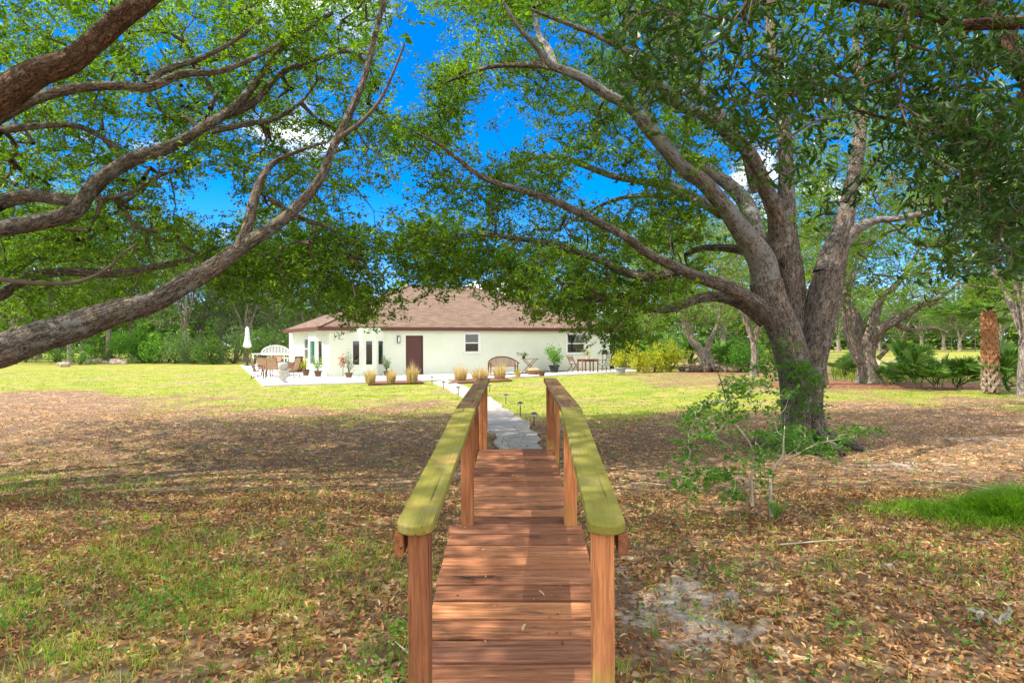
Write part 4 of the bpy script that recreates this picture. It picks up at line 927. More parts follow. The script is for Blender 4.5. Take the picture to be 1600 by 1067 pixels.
# ------------------------------------------------------------------ footbridge
br = empty('footbridge', (-.03, 4.34, 0), R(-.63)*-1 if False else R(-.6), 'narrow red brown timber footbridge with mossy green handrails', 'footbridge')
# local y: 0 = middle posts (world y 4.34)
def dz(yl):  # deck height along the bridge
    return .62+(.074*yl if yl < 0 else .062*yl)
mb = MB(); yl = -2.35
first = True
while yl < 2.28:
    wd = .185 if yl < -.01 else .15
    ym = yl+wd/2
    if yl < 0: w = .76+.14*(ym+2.35)/2.35
    else: w = .80-.02*ym
    h = dz(ym); a = math.atan(.074 if ym < 0 else .062)
    mm = Matrix.Rotation(a+random.gauss(0, .006), 3, 'X') @ Matrix.Rotation(random.gauss(0, .004), 3, 'Z')
    mb.box((.05+random.gauss(0, .004), ym, h-.018+random.gauss(0, .0015)), (w+random.gauss(0, .008), wd-.018-random.random()*.010, .036), M3=mm, grain=0)
    yl += wd
mb.build('deck_board', M['deck'], br, bevel=.005)
for s in (-1, 1):
    mb = MB()
    mb.bar((.05+s*.30, -2.35, dz(-2.35)-.13), (.05+s*.30, 0, dz(0)-.13), .04, .18); mb.bar((.05+s*.30, 0, dz(0)-.13), (.05+s*.30, 2.28, dz(2.28)-.13), .038, .18)
    mb.build('stringer', M['post'], br, bevel=.004)
offs = {-1: (-.345, -.345, -.36), 1: (.345, .345, .36)}
RH = [EYE-.695, EYE-.455, EYE-.385]   # rail tops
PY = [-1.84, .045, 2.28]
PXO = {-1: [-.315, -.280, -.298], 1: [.398, .424, .402]}
for s in (-1, 1):
    for k in range(3):
        mb = MB(); top = RH[k]-.042; x0 = PXO[s][k]
        n = 9; pts = []
        ax = .084; h0 = -.08; off = Vector((random.random()*20, random.random()*20, random.random()*20))
        lean = random.gauss(0, .004)
        mb.box((x0, PY[k], (top+h0)/2), (ax, ax, top-h0), grain=2, M3=Matrix.Rotation(lean, 3, 'Y'))
        mb.build('post', M['post'], br, bevel=.007)
        if k == 2:
            mb = MB(); mb.box((x0-s*-.045 if False else x0+s*.075, PY[k]+.12, (top+h0)/2-.05), (.045, .09, top-h0-.1), grain=2); mb.build('post', M['post'], br, bevel=.004)
    # rail board : two lengths following the arch, rounded near end
    P0 = Vector((PXO[s][0]+s*.012, PY[0]-.085, RH[0])); P1 = Vector((PXO[s][1]+s*.012, PY[1]+.02, RH[1])); P2 = Vector((PXO[s][2]-s*.0, PY[2]+.10, RH[2]))
    def board(a, b, w0, w1, round_near, mat):
        d = (b-a).normalized(); side = Vector((d.y, -d.x, 0)).normalized(); up = side.cross(d).normalized(); th = .042
        out = [];
        if round_near:
            for ang in (180, 205, 230, 250, 270, 290, 310, 335, 360):
                c, s_ = math.cos(R(ang)), math.sin(R(ang)); out.append(a+side*c*w0/2+d*(s_+1)*.055)
        else: out += [a-side*w0/2, a+side*w0/2]
        out += [b+side*w1/2, b-side*w1/2]
        n = len(out); L0 = a
        bk = [((p-L0).dot(d), (p-L0).dot(side)+s*3, 0) for p in out]
        mb = MB(); mb.add([p-up*th for p in out]+list(out), [tuple(range(n)), tuple(range(n, 2*n))[::-1]]+[(k, n+k, n+(k+1) % n, (k+1) % n) for k in range(n)], [Vector(q)+Vector((0, 0, -th)) for q in bk]+bk, random.random()*.4)
        o = mb.build('handrail', mat, br, bevel=.008)
        me = o.data; me.flip_normals() if False else None
        return o
    board(P0, P1, .145, .14, True, M['rail']); board(P1+Vector((0, .004, 0)), P2, .14, .135, False, M['rail2'])
    # support batten under the rail, outer side
    mb = MB(); o1 = Vector((s*.062, 0, -.085)); mb.bar(P0+o1+Vector((0, .04, 0)), P1+o1, .036, .085); mb.bar(P1+o1, P2+o1-Vector((0, .06, 0)), .036, .085)
    mb.build('rail_batten', M['post'], br, bevel=.004)
for j, (px, py, yl) in enumerate([(0, 0, -1.05), (.1, .0, -.7), (.17, 0, -.9)]):
    o = leaf_obj('leaf_on_deck', np.array([[0, 0, 0]]), .05, M['litter'], None, aspect=.5, upbias=3, hexa=True, lc=np.array([.9])); o.location = (px+.05, 4.34+yl-.3, dz(yl-.3)+.012)
    tag(o, ['pale fallen leaf on the bridge deck, middle of the boards', 'pale fallen leaf on the bridge deck near the right posts', 'fallen leaf beside the right edge of the bridge deck'][j], 'leaf')
# ------------------------------------------------------------------ path and patio
mb = MB(); Lp = [G(a, b) for a, b in PATH]; Rp = [G(a, b) for a, b in PATHR]
L2 = catmull([[p.x, p.y, 0] for p in Lp], 5); R2 = catmull([[p.x, p.y, 0] for p in Rp], 5)
for q, sgn in ((L2, 1), (R2, 2)): q[:, 0] += .05*np.sin(q[:, 1]*3+sgn)+.03*np.sin(q[:, 1]*7.3+sgn)
for i in range(len(L2)-1):
    a, b, c, d = L2[i], R2[i], R2[i+1], L2[i+1]; z = .045
    mb.add([(a[0], a[1], z), (b[0], b[1], z), (c[0], c[1], z), (d[0], d[1], z)], [(0, 3, 2, 1)])
    mb.add([(a[0], a[1], z), (d[0], d[1], z), (d[0], d[1], -.1), (a[0], a[1], -.1)], [(0, 1, 2, 3)]); mb.add([(b[0], b[1], z), (c[0], c[1], z), (c[0], c[1], -.1), (b[0], b[1], -.1)], [(0, 3, 2, 1)])
tag(mb.build('garden_path', M['flag']), kind='structure')
mb = MB(); mb.prism([(p.x, p.y) for p in PAT], -.1, .07); tag(mb.build('patio', M['concrete'], bevel=.01), kind='structure')
# mulch beds of the dry grasses
for a, b, c, d in (((575, 600), (662, 597), (655, 593), (585, 595)), ((700, 598), (800, 593.5), (790, 590), (712, 593))):
    mb = MB(); mb.prism([(G(*q, .07).x, G(*q, .07).y) for q in (a, b, c, d)], .0, .073 if a[0] < 600 else .076); tag(mb.build('mulch_bed', M['mulch']), kind='structure')
# ------------------------------------------------------------------ house
th = R(24); Uh = Vector((math.cos(th), math.sin(th), 0)); Nf = Vector((math.sin(th), -math.cos(th), 0))
W0 = Vector((-9.6, 33.6, 0)); Ul = Vector((math.cos(R(120)), math.sin(R(120)), 0)); Nl = Vector((-Ul.y, Ul.x, 0))
if Nl.y > 0: Nl = -Nl
house = empty('house', W0, 0, 'single storey pale green house with a brown hip roof beyond the lawn', 'house')
OW = W0.copy()
def rl(v): return Vector(v)-OW
WT = 2.62  # wall top
def wall(mb, O, U, Nn, W, z0, z1, ops, depth=.10):
    us = sorted({0, W, *[o[0] for o in ops], *[o[1] for o in ops]}); zs = sorted({z0, z1, *[o[2] for o in ops], *[o[3] for o in ops]})
    pt = lambda u, z, d=0: rl(O+U*u+Vector((0, 0, z))-Nn*d)
    for i in range(len(us)-1):
        for j in range(len(zs)-1):
            um = (us[i]+us[i+1])/2; zm = (zs[j]+zs[j+1])/2
            if any(o[0] < um < o[1] and o[2] < zm < o[3] for o in ops): continue
            mb.poly([pt(us[i], zs[j]), pt(us[i+1], zs[j]), pt(us[i+1], zs[j+1]), pt(us[i], zs[j+1])])
    for a, b, c, d in ops:
        mb.poly([pt(a, c), pt(b, c), pt(b, c, depth), pt(a, c, depth)]); mb.poly([pt(a, d), pt(b, d), pt(b, d, depth), pt(a, d, depth)])
        mb.poly([pt(a, c), pt(a, d), pt(a, d, depth), pt(a, c, depth)]); mb.poly([pt(b, c), pt(b, d), pt(b, d, depth), pt(b, c, depth)])
def rotm(U, Nn): return Matrix((U, -Nn, Vector((0, 0, 1)))).transposed()
def window(O, U, Nn, op, style='hung', curtain=False, sill=True, fw=.055):
    a, b, c, d = op; m3 = rotm(U, Nn); cz = (c+d)/2; cu = (a+b)/2; ctr = lambda u, z, dep: rl(O+U*u+Vector((0, 0, z))-Nn*dep)
    mb = MB(); mb.box(ctr(a+fw/2, cz, .05), (fw, .06, d-c), M3=m3); mb.box(ctr(b-fw/2, cz, .05), (fw, .06, d-c), M3=m3)
    mb.box(ctr(cu, c+fw/2, .05), (b-a-2*fw, .06, fw), M3=m3); mb.box(ctr(cu, d-fw/2, .05), (b-a-2*fw, .06, fw), M3=m3)
    if style == 'hung': mb.box(ctr(cu, cz, .045), (b-a-2*fw, .055, fw*1.1), M3=m3)
    f = mb.build('window', M['frame'], house, bevel=.005)
    mb = MB(); mb.box(ctr(cu, cz, .085), (b-a-.01, .012, d-c-.01), M3=m3); mb.build('pane', M['curtainglass'] if curtain else M['glass'], f)
    if sill:
        mb = MB(); mb.box(ctr(cu, c-.035, -.02), (b-a+.12, .10, .07), M3=m3); mb.box(ctr(a-.035, cz+.0, -.012), (.07, .03, d-c), M3=m3); mb.box(ctr(b+.035, cz, -.012), (.07, .03, d-c), M3=m3); mb.box(ctr(cu, d+.035, -.012), (b-a+.14, .03, .07), M3=m3)
        mb.build('window_trim', M['frame'], f, bevel=.006)
def mk_cg():
    m, nt = new_mat('curtained_glass'); n = N(nt); v = n('ShaderNodeTexCoord').outputs['Object']
    w = n.nt.nodes.new('ShaderNodeTexWave'); w.inputs['Scale'].default_value = 5; w.inputs['Distortion'].default_value = 2; n.l(v, w.inputs['Vector'])
    n.out(n.ramp(w.outputs['Fac'], [(0, (.01, .07, .04)), (1, (.03, .17, .10))]), .06, spec=.7); return m
M['curtainglass'] = mk_cg()
def along(px):  # u on the front wall for a pixel column
    k = (px-800)/F; return (k*W0.y-W0.x)/(Uh.x-k*Uh.y)
def hz(py, u, px):  # height for a pixel row on the front wall
    y = W0.y+Uh.y*u; return EYE+y*((533.5-py)/F-(px-800)/F*ROLL)
WL = 17.3
def op_px(x0, x1, y0, y1):
    a, b = along(x0), along(x1); return (a, b, max(.02, hz(y1, a, x0)), hz(y0, a, x0))
w1 = op_px(726, 749, 521, 550.5); w2 = op_px(886, 914, 521.5, 552); dr = (along(634), along(661), .09, 2.22)
bay0, bay1 = along(546), along(603)
mb = MB(); wall(mb, W0, Uh, Nf, bay0, 0, WT, []); wall(mb, W0+Uh*bay1, Uh, Nf, WL-bay1, 0, WT, [tuple(v-bay1 if q < 2 else v for q, v in enumerate(o)) for o in (dr, w1, w2)])
# front bay: wall below and above, three facets
bd = .36; A0 = W0+Uh*bay0; A1 = W0+Uh*(bay0+.60)+Nf*bd; A2 = W0+Uh*(bay1-.60)+Nf*bd; A3 = W0+Uh*bay1
def facet(a, b, marg, curtain=False, zs=(.62, 1.98)):
    U = (b-a); L = U.length; U = U.normalized(); Nn = Vector((U.y, -U.x, 0)); o = (marg, L-marg, *zs)
    wall(mb, a, U, Nn, L, 0, WT, [o]); return (a, U, Nn, o, curtain)
fc = [facet(A0, A1, .12), facet(A1, A2, .16), facet(A2, A3, .12)]
# left wall with its own bay
LL = 10.6
lb0, lb1 = 1.1, 3.6; C0 = W0+Ul*lb0; C1 = W0+Ul*(lb0+bd)+Nl*bd; C2_ = W0+Ul*(lb1-bd)+Nl*bd; C3 = W0+Ul*lb1
def wl(a, b, ops): 
    U = (b-a); L = U.length; U.normalize(); Nn = Nl if abs(U.dot(Ul)) > .99 else None
    return U, L
# left walls run away from the camera: build them from far to near so that the outward side is -x
farL = W0+Ul*LL
UL = -Ul; NL = Vector((UL.y, -UL.x, 0))
wall(mb, farL, UL, NL, LL-lb1, 0, WT, [(LL-lb1-2.5, LL-lb1-1.3, .85, 2.1)]); wall(mb, W0+Ul*lb0, UL, NL, lb0, 0, WT, [])
fl = [facet(C3, C2_, .10), facet(C2_, C1, .22, True), facet(C1, C0, .10)]
back = W0+Uh*WL; bfar = back+Vector((-math.sin(th), math.cos(th), 0))*13.5; farb = bfar-Uh*12.5
for a, b in ((back, bfar), (bfar, farb), (farb, farL)):
    U = (b-a); L = U.length; U.normalize(); wall(mb, a, U, Vector((U.y, -U.x, 0)), L, 0, WT, [])
mb.build('wall', M['stucco'], house)
for a, U, Nn, o, c in fc+fl: window(a, U, Nn, o, 'plain', c, sill=False, fw=.05)
window(W0, Uh, Nf, w1); window(W0, Uh, Nf, w2); window(farL, UL, NL, (LL-lb1-2.5, LL-lb1-1.3, .85, 2.1))
# door
m3 = rotm(Uh, Nf); dw = dr[1]-dr[0]; dc = (dr[0]+dr[1])/2
mb = MB(); mb.box(rl(W0+Uh*dc-Nf*.07+Vector((0, 0, 1.145))), (dw-.10, .045, 2.08), M3=m3)
for k in range(7): mb.box(rl(W0+Uh*(dc+(k-3)*.105)-Nf*.042+Vector((0, 0, 1.0+(.03-.008*(k-3)**2)))), (.085, .012, 1.66), M3=m3)
dd = mb.build('door', M['door'], house, bevel=.004)
mb = MB(); mb.tube([rl(W0+Uh*(dr[1]-.13)+Nf*.03+Vector((0, 0, 1.0))), rl(W0+Uh*(dr[1]-.13)-Nf*.05+Vector((0, 0, 1.0)))], .03, 8); mb.build('door_handle', M['dkmetal'], dd)
mb = MB()
for u in (dr[0]+.025, dr[1]-.025): mb.box(rl(W0+Uh*u-Nf*.03+Vector((0, 0, 1.155))), (.05, .08, 2.12), M3=m3)
mb.box(rl(W0+Uh*dc-Nf*.028+Vector((0, 0, 2.195))), (dw-.1, .08, .05), M3=m3); mb.box(rl(W0+Uh*dc+Nf*.05+Vector((0, 0, .08))), (dw, .2, .02), M3=m3); mb.build('door_frame', M['door'], dd)
# roof
ov = .55; EH = 2.66
nL = (Nf+Nl*1.0); 
Cc1 = Vector((-10.06, 33.2, 0)); E1 = Cc1; E2 = Cc1+Ul*9.4; E3 = Cc1+Uh*18.5
vB = Vector((-math.sin(th), math.cos(th), 0)); R1 = Cc1+vB*8+Uh*7; R2_ = Cc1+vB*8+Uh*11.5; RHt = 5.72
E4 = E3+vB*15; E5 = E4-Uh*13
zt = EH+.02
def P3(p, z): return rl(Vector((p.x, p.y, z)))
mb = MB()
def slope(pts, e0, e1):
    ux = (e1-e0).normalized(); w = [P3(*q) for q in pts]; o = P3(e0, zt); nrm = (w[1]-w[0]).cross(w[2]-w[0]).normalized(); vy = nrm.cross(Vector((ux.x, ux.y, 0))).normalized()
    mb.poly(w, [((q-o).dot(Vector((ux.x, ux.y, 0))), (q-o).dot(vy), 0) for q in w])
slope([(E1, zt), (E3, zt), (R2_, RHt), (R1, RHt)], E1, E3)
slope([(E2, zt), (E1, zt), (R1, RHt)], E2, E1)
slope([(E3, zt), (E4, zt), (R2_, RHt)], E3, E4)
slope([(E4, zt), (E5, zt), (R1, RHt), (R2_, RHt)], E4, E5)
slope([(E5, zt), (E2, zt), (R1, RHt)], E5, E2)
rf = mb.build('roof', M['roof'], house)
mb = MB()
for a, b in ((E1, R1), (E3, R2_), (E2, R1)): mb.bar(P3(a, zt+.02), P3(b, RHt+.02), .26, .025)
mb.bar(P3(R1, RHt+.02), P3(R2_, RHt+.02), .28, .03); mb.build('ridge_cap', M['roof'], rf)
mb = MB()
for a, b in ((E1, E3), (E2, E1), (E3, E4), (E4, E5), (E5, E2)): mb.bar(P3(a, EH-.085), P3(b, EH-.085), .03, .19)
mb.build('fascia', M['fascia'], rf)
mb = MB(); mb.poly([P3(p, EH-.12) for p in (E1, E2, E5, E4, E3)]); mb.build('soffit', M['fasciap'], rf)
# wall lamp left of the door
lu = along(622.5); lp = W0+Uh*lu+Nf*.09; lm = empty('wall_lamp', (lp.x, lp.y, 1.95), th, 'black lantern lamp on the wall left of the brown door', 'lamp')
mb = MB(); mb.box((0, .06, .1), (.11, .04, .3)); mb.box((0, 0, .22), (.18, .16, .03)); mb.box((0, 0, -.12), (.15, .13, .03))
for sx in (-1, 1):
    for sy in (-1, 1): mb.box((sx*.065, sy*.055, .05), (.015, .015, .32))
mb.build('lantern', M['black'], lm); mb = MB(); mb.box((0, 0, .05), (.10, .085, .3), taper=.8); mb.build('lens', M['lamp'], lm)
# ------------------------------------------------------------------ patio objects
PT = .07
def rot(p, a): return Vector((p[0]*math.cos(a)-p[1]*math.sin(a), p[0]*math.sin(a)+p[1]*math.cos(a), p[2]))
def sling_chair(px, py, rz, label, mat='tan', frame='bronze', group='sling chairs round the patio table', sc=1.0):
    p = G(px, py, PT); t = empty('patio_chair', p, rz, label, 'chair', group); t.scale = (sc,)*3
    mb = MB()   # sits facing +y
    for s in (-.27, .27):
        mb.tube([(s, -.38, 1.02), (s, -.30, .72), (s, -.22, .42), (s, -.2, .38), (s, .24, .42)], .016, 6)
        mb.tube([(s, -.34, .0), (s, -.28, .2), (s, -.22, .40)], .017, 6); mb.tube([(s, .26, 0), (s, .24, .25), (s, .23, .42), (s, .2, .62), (s, .0, .66), (s, -.28, .64)], .017, 6)
        mb.tube([(s, -.34, .02), (s, -.1, .14), (s, .1, .14), (s, .26, .02)], .012, 6)
    mb.tube([(-.27, -.38, 1.02), (.27, -.38, 1.02)], .016, 6); mb.tube([(-.27, .24, .42), (.27, .24, .42)], .016, 6); mb.build('frame', M[frame], t, smooth=True)
    mb = MB(); pr = [(-.385, 1.0), (-.33, .8), (-.26, .55), (-.21, .41), (-.1, .39), (.1, .40), (.24, .43)]
    vs = [(x, y, z) for y, z in pr for x in (-.26, .26)]+[(x, y-.012, z-.012) for y, z in pr for x in (-.26, .26)]; n = len(pr)
    fs = [(2*i, 2*i+1, 2*i+3, 2*i+2) for i in range(n-1)]+[(2*n+2*i, 2*n+2*i+2, 2*n+2*i+3, 2*n+2*i+1) for i in range(n-1)]
    mb.add(vs, fs); mb.build('sling', M[mat], t); return t
sling_chair(428, 589, R(0), 'tan sling chair seen from behind, nearest the stone urn')
sling_chair(415, 588, R(-12), 'tan sling chair seen from behind, left of the one by the urn')
sling_chair(405, 591.5, R(-80), 'tan sling chair at the left end of the patio table, in profile')
sling_chair(455, 589.5, R(80), 'tan sling chair at the right end of the patio table, in profile')
sling_chair(430, 582, R(180), 'tan sling chair on the far side of the patio table')
p = G(429, 586.5, PT); t = empty('patio_table', p, 0, 'oval glass patio table with bronze legs among the sling chairs', 'table')
mb = MB(); mb.lathe((0, 0, 0), [(.02, .70), (.9, .70), (.92, .72), (.9, .735), (.02, .735)], 28, 1, .6); mb.build('table_top', M['bronze'], t, smooth=False)
for sx in (-.55, .55):
    for sy in (-.3, .3): mb = MB(); mb.tube([(sx*1.1, sy*1.1, 0), (sx, sy, .35), (sx*.9, sy*.9, .7)], .025, 6); mb.build('leg', M['bronze'], t)
# urn
p = G(442, 598.3, PT); t = empty('stone_urn', p, 0, 'pale cast stone planter urn at the front left corner of the patio', 'urn')
mb = MB(); mb.lathe((0, 0, 0), [(.23, 0), (.23, .05), (.16, .08), (.12, .14), (.14, .18), (.24, .28), (.27, .40), (.25, .48), (.29, .54), (.30, .57), (.24, .57)], 22); mb.build('bowl', M['stone'], t, smooth=True)
mb = MB(); mb.lathe((0, 0, .55), [(.10, 0), (.16, .05), (.2, .2), (.21, .30), (.19, .34), (.14, .36), (.05, .37)], 20); mb.build('upper_vase', M['stone'], t, smooth=True)
# parasol
p = G(386.6, 571.5, PT); t = empty('patio_umbrella', p, 0, 'closed white patio umbrella on a wooden pole at the back corner of the patio', 'umbrella')
mb = MB(); mb.tube([(0, 0, 0), (0, 0, 3.0)], .028, 8); mb.build('pole', M['wood'], t); mb = MB(); mb.lathe((0, 0, 0), [(.3, 0), (.3, .05), (.08, .09), (.05, .3)], 18); mb.build('base', M['dkmetal'], t)
mb = MB(); n = 16; vs = []; prof = [(.03, 3.05), (.10, 2.9), (.13, 2.4), (.16, 2.0), (.22, 1.7), (.26, 1.5), (.12, 1.38)]
for rr_, z in prof:
    for k in range(n): q = rr_*(1+.28*(k % 2)); vs.append((q*math.cos(2*PI*k/n), q*math.sin(2*PI*k/n), z))
mb.add(vs, [(i*n+k, i*n+(k+1) % n, (i+1)*n+(k+1) % n, (i+1)*n+k) for i in range(len(prof)-1) for k in range(n)]); mb.build('canopy', M['canvas'], t)
# dark bar chair
p = G(401, 573.2, PT); t = empty('bar_chair', p, R(-70), 'dark high backed bar chair behind the patio table at left', 'chair')
mb = MB()
for sx in (-.28, .28):
    mb.bar((sx, -.28, 0), (sx, -.25, 1.25), .04); mb.bar((sx, .28, 0), (sx, .25, 1.0), .04); mb.bar((sx, -.27, 1.0), (sx, .28, 1.0), .05)
mb.bar((-.28, .27, .3), (.28, .27, .3), .03); mb.build('frame', M['dkmetal'], t)
mb = MB(); mb.box((0, 0, .75), (.56, .54, .06)); mb.build('seat', M['wicker'], t); mb = MB(); mb.box((0, -.25, 1.08), (.5, .03, .36)); mb.build('backrest', M['dkmetal'], t)
# white table + white arched bench
p = G(420, 573.5, PT); t = empty('white_table', p, 0, 'white rectangular table behind the sling chairs', 'table')
mb = MB(); mb.box((0, 0, .98), (2.2, .9, .05)); mb.build('table_top', M['white'], t)
for sx in (-1, 1):
    for sy in (-.38, .38): mb = MB(); mb.box((sx, sy, .48), (.07, .07, .95)); mb.build('leg', M['white'], t)
p = G(431, 572.6, PT); t = empty('white_bench', p, 0, 'white bench with a slatted arched back behind the white table', 'bench')
mb = MB(); mb.box((0, -.2, .62), (2.3, .5, .06)); mb.build('seat', M['white'], t)
mb = MB(); mb.tube([(1.1*math.cos(PI*k/14), 0, .95+.62*math.sin(PI*k/14)) for k in range(15)], .035, 6); mb.box((0, 0, .9), (2.25, .05, .08))
for k in range(-9, 10): x_ = k*.11; mb.box((x_, 0, .9+.31*math.sqrt(max(.02, 1-(x_/1.1)**2))), (.05, .03, .62*math.sqrt(max(.02, 1-(x_/1.1)**2))))
mb.build('backrest', M['white'], t)
for sx in (-1, 1):
    for y_ in (-.4, 0): mb = MB(); mb.box((sx, y_, .3), (.07, .07, .6)); mb.build('leg', M['white'], t)
# love seat
p = G(463, 581, PT); t = empty('wicker_loveseat', p, R(75), 'brown wicker loveseat with grey cushion standing against the left house wall', 'loveseat')
mb = MB(); mb.box((0, 0, .2), (1.3, .7, .36)); mb.box((0, -.38, .5), (1.4, .12, .95)); mb.box((-.66, 0, .34), (.12, .7, .6)); mb.box((.66, 0, .34), (.12, .7, .6)); mb.build('frame', M['wicker'], t, bevel=.05)
mb = MB(); mb.box((0, .03, .43), (1.15, .6, .12)); mb.box((0, -.27, .72), (1.1, .14, .5)); mb.build('cushion', M['cushion'], t, bevel=.04)
# potted plants
def pot(px, py, pr, ph, potm, mat, label, w, h, n, ls, seed=0, blades=False, name='potted_plant'):
    p = G(px, py, PT); t = empty(name, p, 0, label, 'potted plant'); mb = MB()
    mb.lathe((0, 0, 0), [(pr*.68, 0), (pr*.9, ph*.75), (pr*1.08, ph*.82), (pr*1.1, ph), (pr*.95, ph), (pr*.92, ph*.9), (.01, ph*.9)], 18); mb.build('pot', M[potm], t)
    r = np.random.default_rng(500+seed); ns = 9; tips = np.stack([r.normal(size=ns)*w*.45, r.normal(size=ns)*w*.45, ph+h*r.uniform(.35, 1, ns)], 1)
    tb = Tubes()
    for k in range(ns): tb.add(np.array([[0, 0, ph*.85], tips[k]*[.4, .4, .5]+[0, 0, ph*.4], tips[k]]), np.array([.01, .008, .004]), 4, k)
    i = r.integers(0, ns, n); f = r.uniform(.35, 1.05, n)[:, None]; C = np.array([[0, 0, ph*.9]])*(1-f)+tips[i]*f+r.normal(size=(n, 3))*w*.13; C[:, 2] = np.maximum(C[:, 2], ph*.7)
    tb.build('stem', M['twig'], t); leaf_obj('foliage', C, ls, M[mat], t, aspect=.45, r=r); return t
pot(497, 588.3, .2, .30, 'terracotta', 'bright', 'leafy plant in a brown pot right of the yellow one by the left bay window', .7, .75, 260, .1, 1)
pot(478, 586.8, .2, .30, 'terracotta', 'yellow', 'yellow green plant in a brown pot beside the wicker loveseat', .5, .75, 260, .1, 2)
pot(485, 584.5, .22, .28, 'black', 'bgd', 'low dark pot between the two plants by the left bay window', .3, .2, 60, .08, 3)
pot(545, 589.6, .2, .24, 'terracotta', 'bgb', 'tall airy plant in a dark pot below the front bay window', .55, 1.15, 300, .08, 4)
pot(604, 587, .16, .25, 'black', 'bgd', 'dark green shrub in a pot between the dry grasses by the bay window', .4, .85, 380, .08, 5)
pot(809, 588.5, .19, .22, 'clay', 'yellow', 'small plant in a yellow clay pot below the curved bench', .35, .16, 120, .06, 6)
pot(846.5, 587.3, .19, .24, 'terracotta', 'bgb', 'small brown pot with a stubby plant right of the log basket', .25, .08, 60, .05, 7)
pot(866, 581.8, .3, .42, 'black', 'bright', 'tall bright green plant in a black pot on the patio', .75, 1.1, 700, .14, 8)
pot(970, 583.3, .32, .34, 'greypot', 'yellow', 'yellow leaved plant in a round grey tub at the patio end', .9, .9, 700, .12, 9)
# rust ornament
p = G(533, 589, PT); t = empty('copper_ornament', (p.x+.1, p.y, PT), 0, 'rusty copper leaf ornament on a stake left of the airy plant', 'garden ornament')
mb = MB(); mb.tube([(0, 0, 0), (0, 0, 1.0)], .012, 6); mb.build('stake', M['dkmetal'], t)
r = np.random.default_rng(9); C = r.normal(size=(46, 3))*np.array([.12, .05, .15])+np.array([0, 0, .8]); leaf_obj('copper_leaf', C, .16, M['rustl'] if 'rustl' in M else leaf_mat('copper_leaf', [(0, (.35, .11, .04)), (1, (.65, .25, .09))], .05), t, aspect=.7)
# dry ornamental grasses
for i, (px, py, h, lb) in enumerate([(579, 599.3, .92, 'leftmost dry straw coloured grass clump in front of the bay window'), (611, 598.3, .9, 'narrow dry grass clump between the leftmost clump and the door'), (644, 597.6, 1.2, 'tallest dry grass clump in front of the brown door'),
    (719.5, 594.8, 1.05, 'dry grass clump just right of the path, below the small window'), (750, 591.5, .85, 'wide low dry grass clump behind the left handrail end'), (781, 592.4, 1.15, 'dry grass clump in front of the curved bench')]):
    p = G(px, py, .07); n = 620; r = np.random.default_rng(600+i); a = r.random(n)*2*PI; q = np.sqrt(r.random(n)); wd = [.3, .26, .34, .38, .55, .36][i]
    root = empty('dry_grass_clump', p, 0, lb, 'ornamental grass', 'dry ornamental grasses before the house')
    B = np.stack([np.cos(a)*q*.19*wd/.3, np.sin(a)*q*.19*wd/.3, np.zeros(n)], 1); ln = np.stack([np.cos(a)*q*wd/h, np.sin(a)*q*wd/h, -q*.22], 1)*r.uniform(.5, 1.7, n)[:, None]
    blade_obj('blades', B, h*r.uniform(.25, 1.15, n)*(1-.3*q), ln, .007, M['straw'], root)
# curved bench
def at_front(px, py): return G(px, py, PT)
p = at_front(786, 584.3); t = empty('wooden_bench', p, th*.8, 'brown wooden bench with a curved slatted back against the wall', 'bench')
mb = MB(); mb.box((0, 0, .43), (1.5, .42, .04)); mb.build('seat', M['wood'], t, bevel=.01)
mb = MB(); mb.tube([(-.85, -.25, .60), (-.84, .05, .68), (-.6, .22, .84), (-.3, .28, .93), (0, .3, .95), (.3, .28, .93), (.6, .22, .84), (.84, .05, .68), (.85, -.25, .60)], .038, 6)
for k in range(-13, 14):
    x_ = k*.058; y_ = .26-.2*(x_/.8)**2*.5; mb.box((x_, y_, .68-.12*(x_/.8)**2), (.03, .02, .5-.2*(x_/.8)**2))
mb.build('backrest', M['wood'], t)
for sx in (-.78, .78):
    for y_ in (-.22, .2): mb = MB(); mb.box((sx, y_, .31), (.06, .06, .62)); mb.build('leg', M['wood'], t)
# folding table with plant
p = at_front(828, 583.2); t = empty('folding_table', p, th*.8, 'small wooden folding table with crossed legs right of the curved bench', 'table')
mb = MB()
for k in range(6): mb.box((0, -.2+k*.08, .82), (1.0, .065, .025))
mb.build('table_top', M['wood'], t)
for sy in (-.2, .2):
    mb = MB(); mb.bar((-.42, sy, 0), (.36, sy, .81), .035); mb.build('leg', M['wood'], t); mb = MB(); mb.bar((.42, sy+.03, 0), (-.36, sy+.03, .81), .035); mb.build('leg', M['wood'], t)
tp = t.location
def pot_at(loc, pr, ph, potm, mat, label, w, h, n, ls, seed):
    o = pot(500, 590, pr, ph, potm, mat, label, w, h, n, ls, seed); o.location = loc; return o
pot_at((tp.x-.35, tp.y-.1, PT+.835), .1, .14, 'black', 'bgd', 'small dark leafy plant on the folding table', .4, .25, 140, .09, 21)
p = at_front(833, 584.8); t = empty('log_basket', p, 0, 'low basket of cut logs under the folding table', 'basket'); mb = MB(); mb.lathe((0, 0, 0), [(.3, 0), (.42, .22), (.38, .22), (.27, .04), (.01, .04)], 18); mb.build('basket', M['wicker'], t)
mb = MB()
for k in range(7): mb.tube([(-.3+.02*k, -.2+.06*k, .2+.05*(k % 3)), (.3-.03*k, -.12+.05*k, .24+.05*(k % 2))], .05, 8)
mb.build('logs', M['clay'], t)
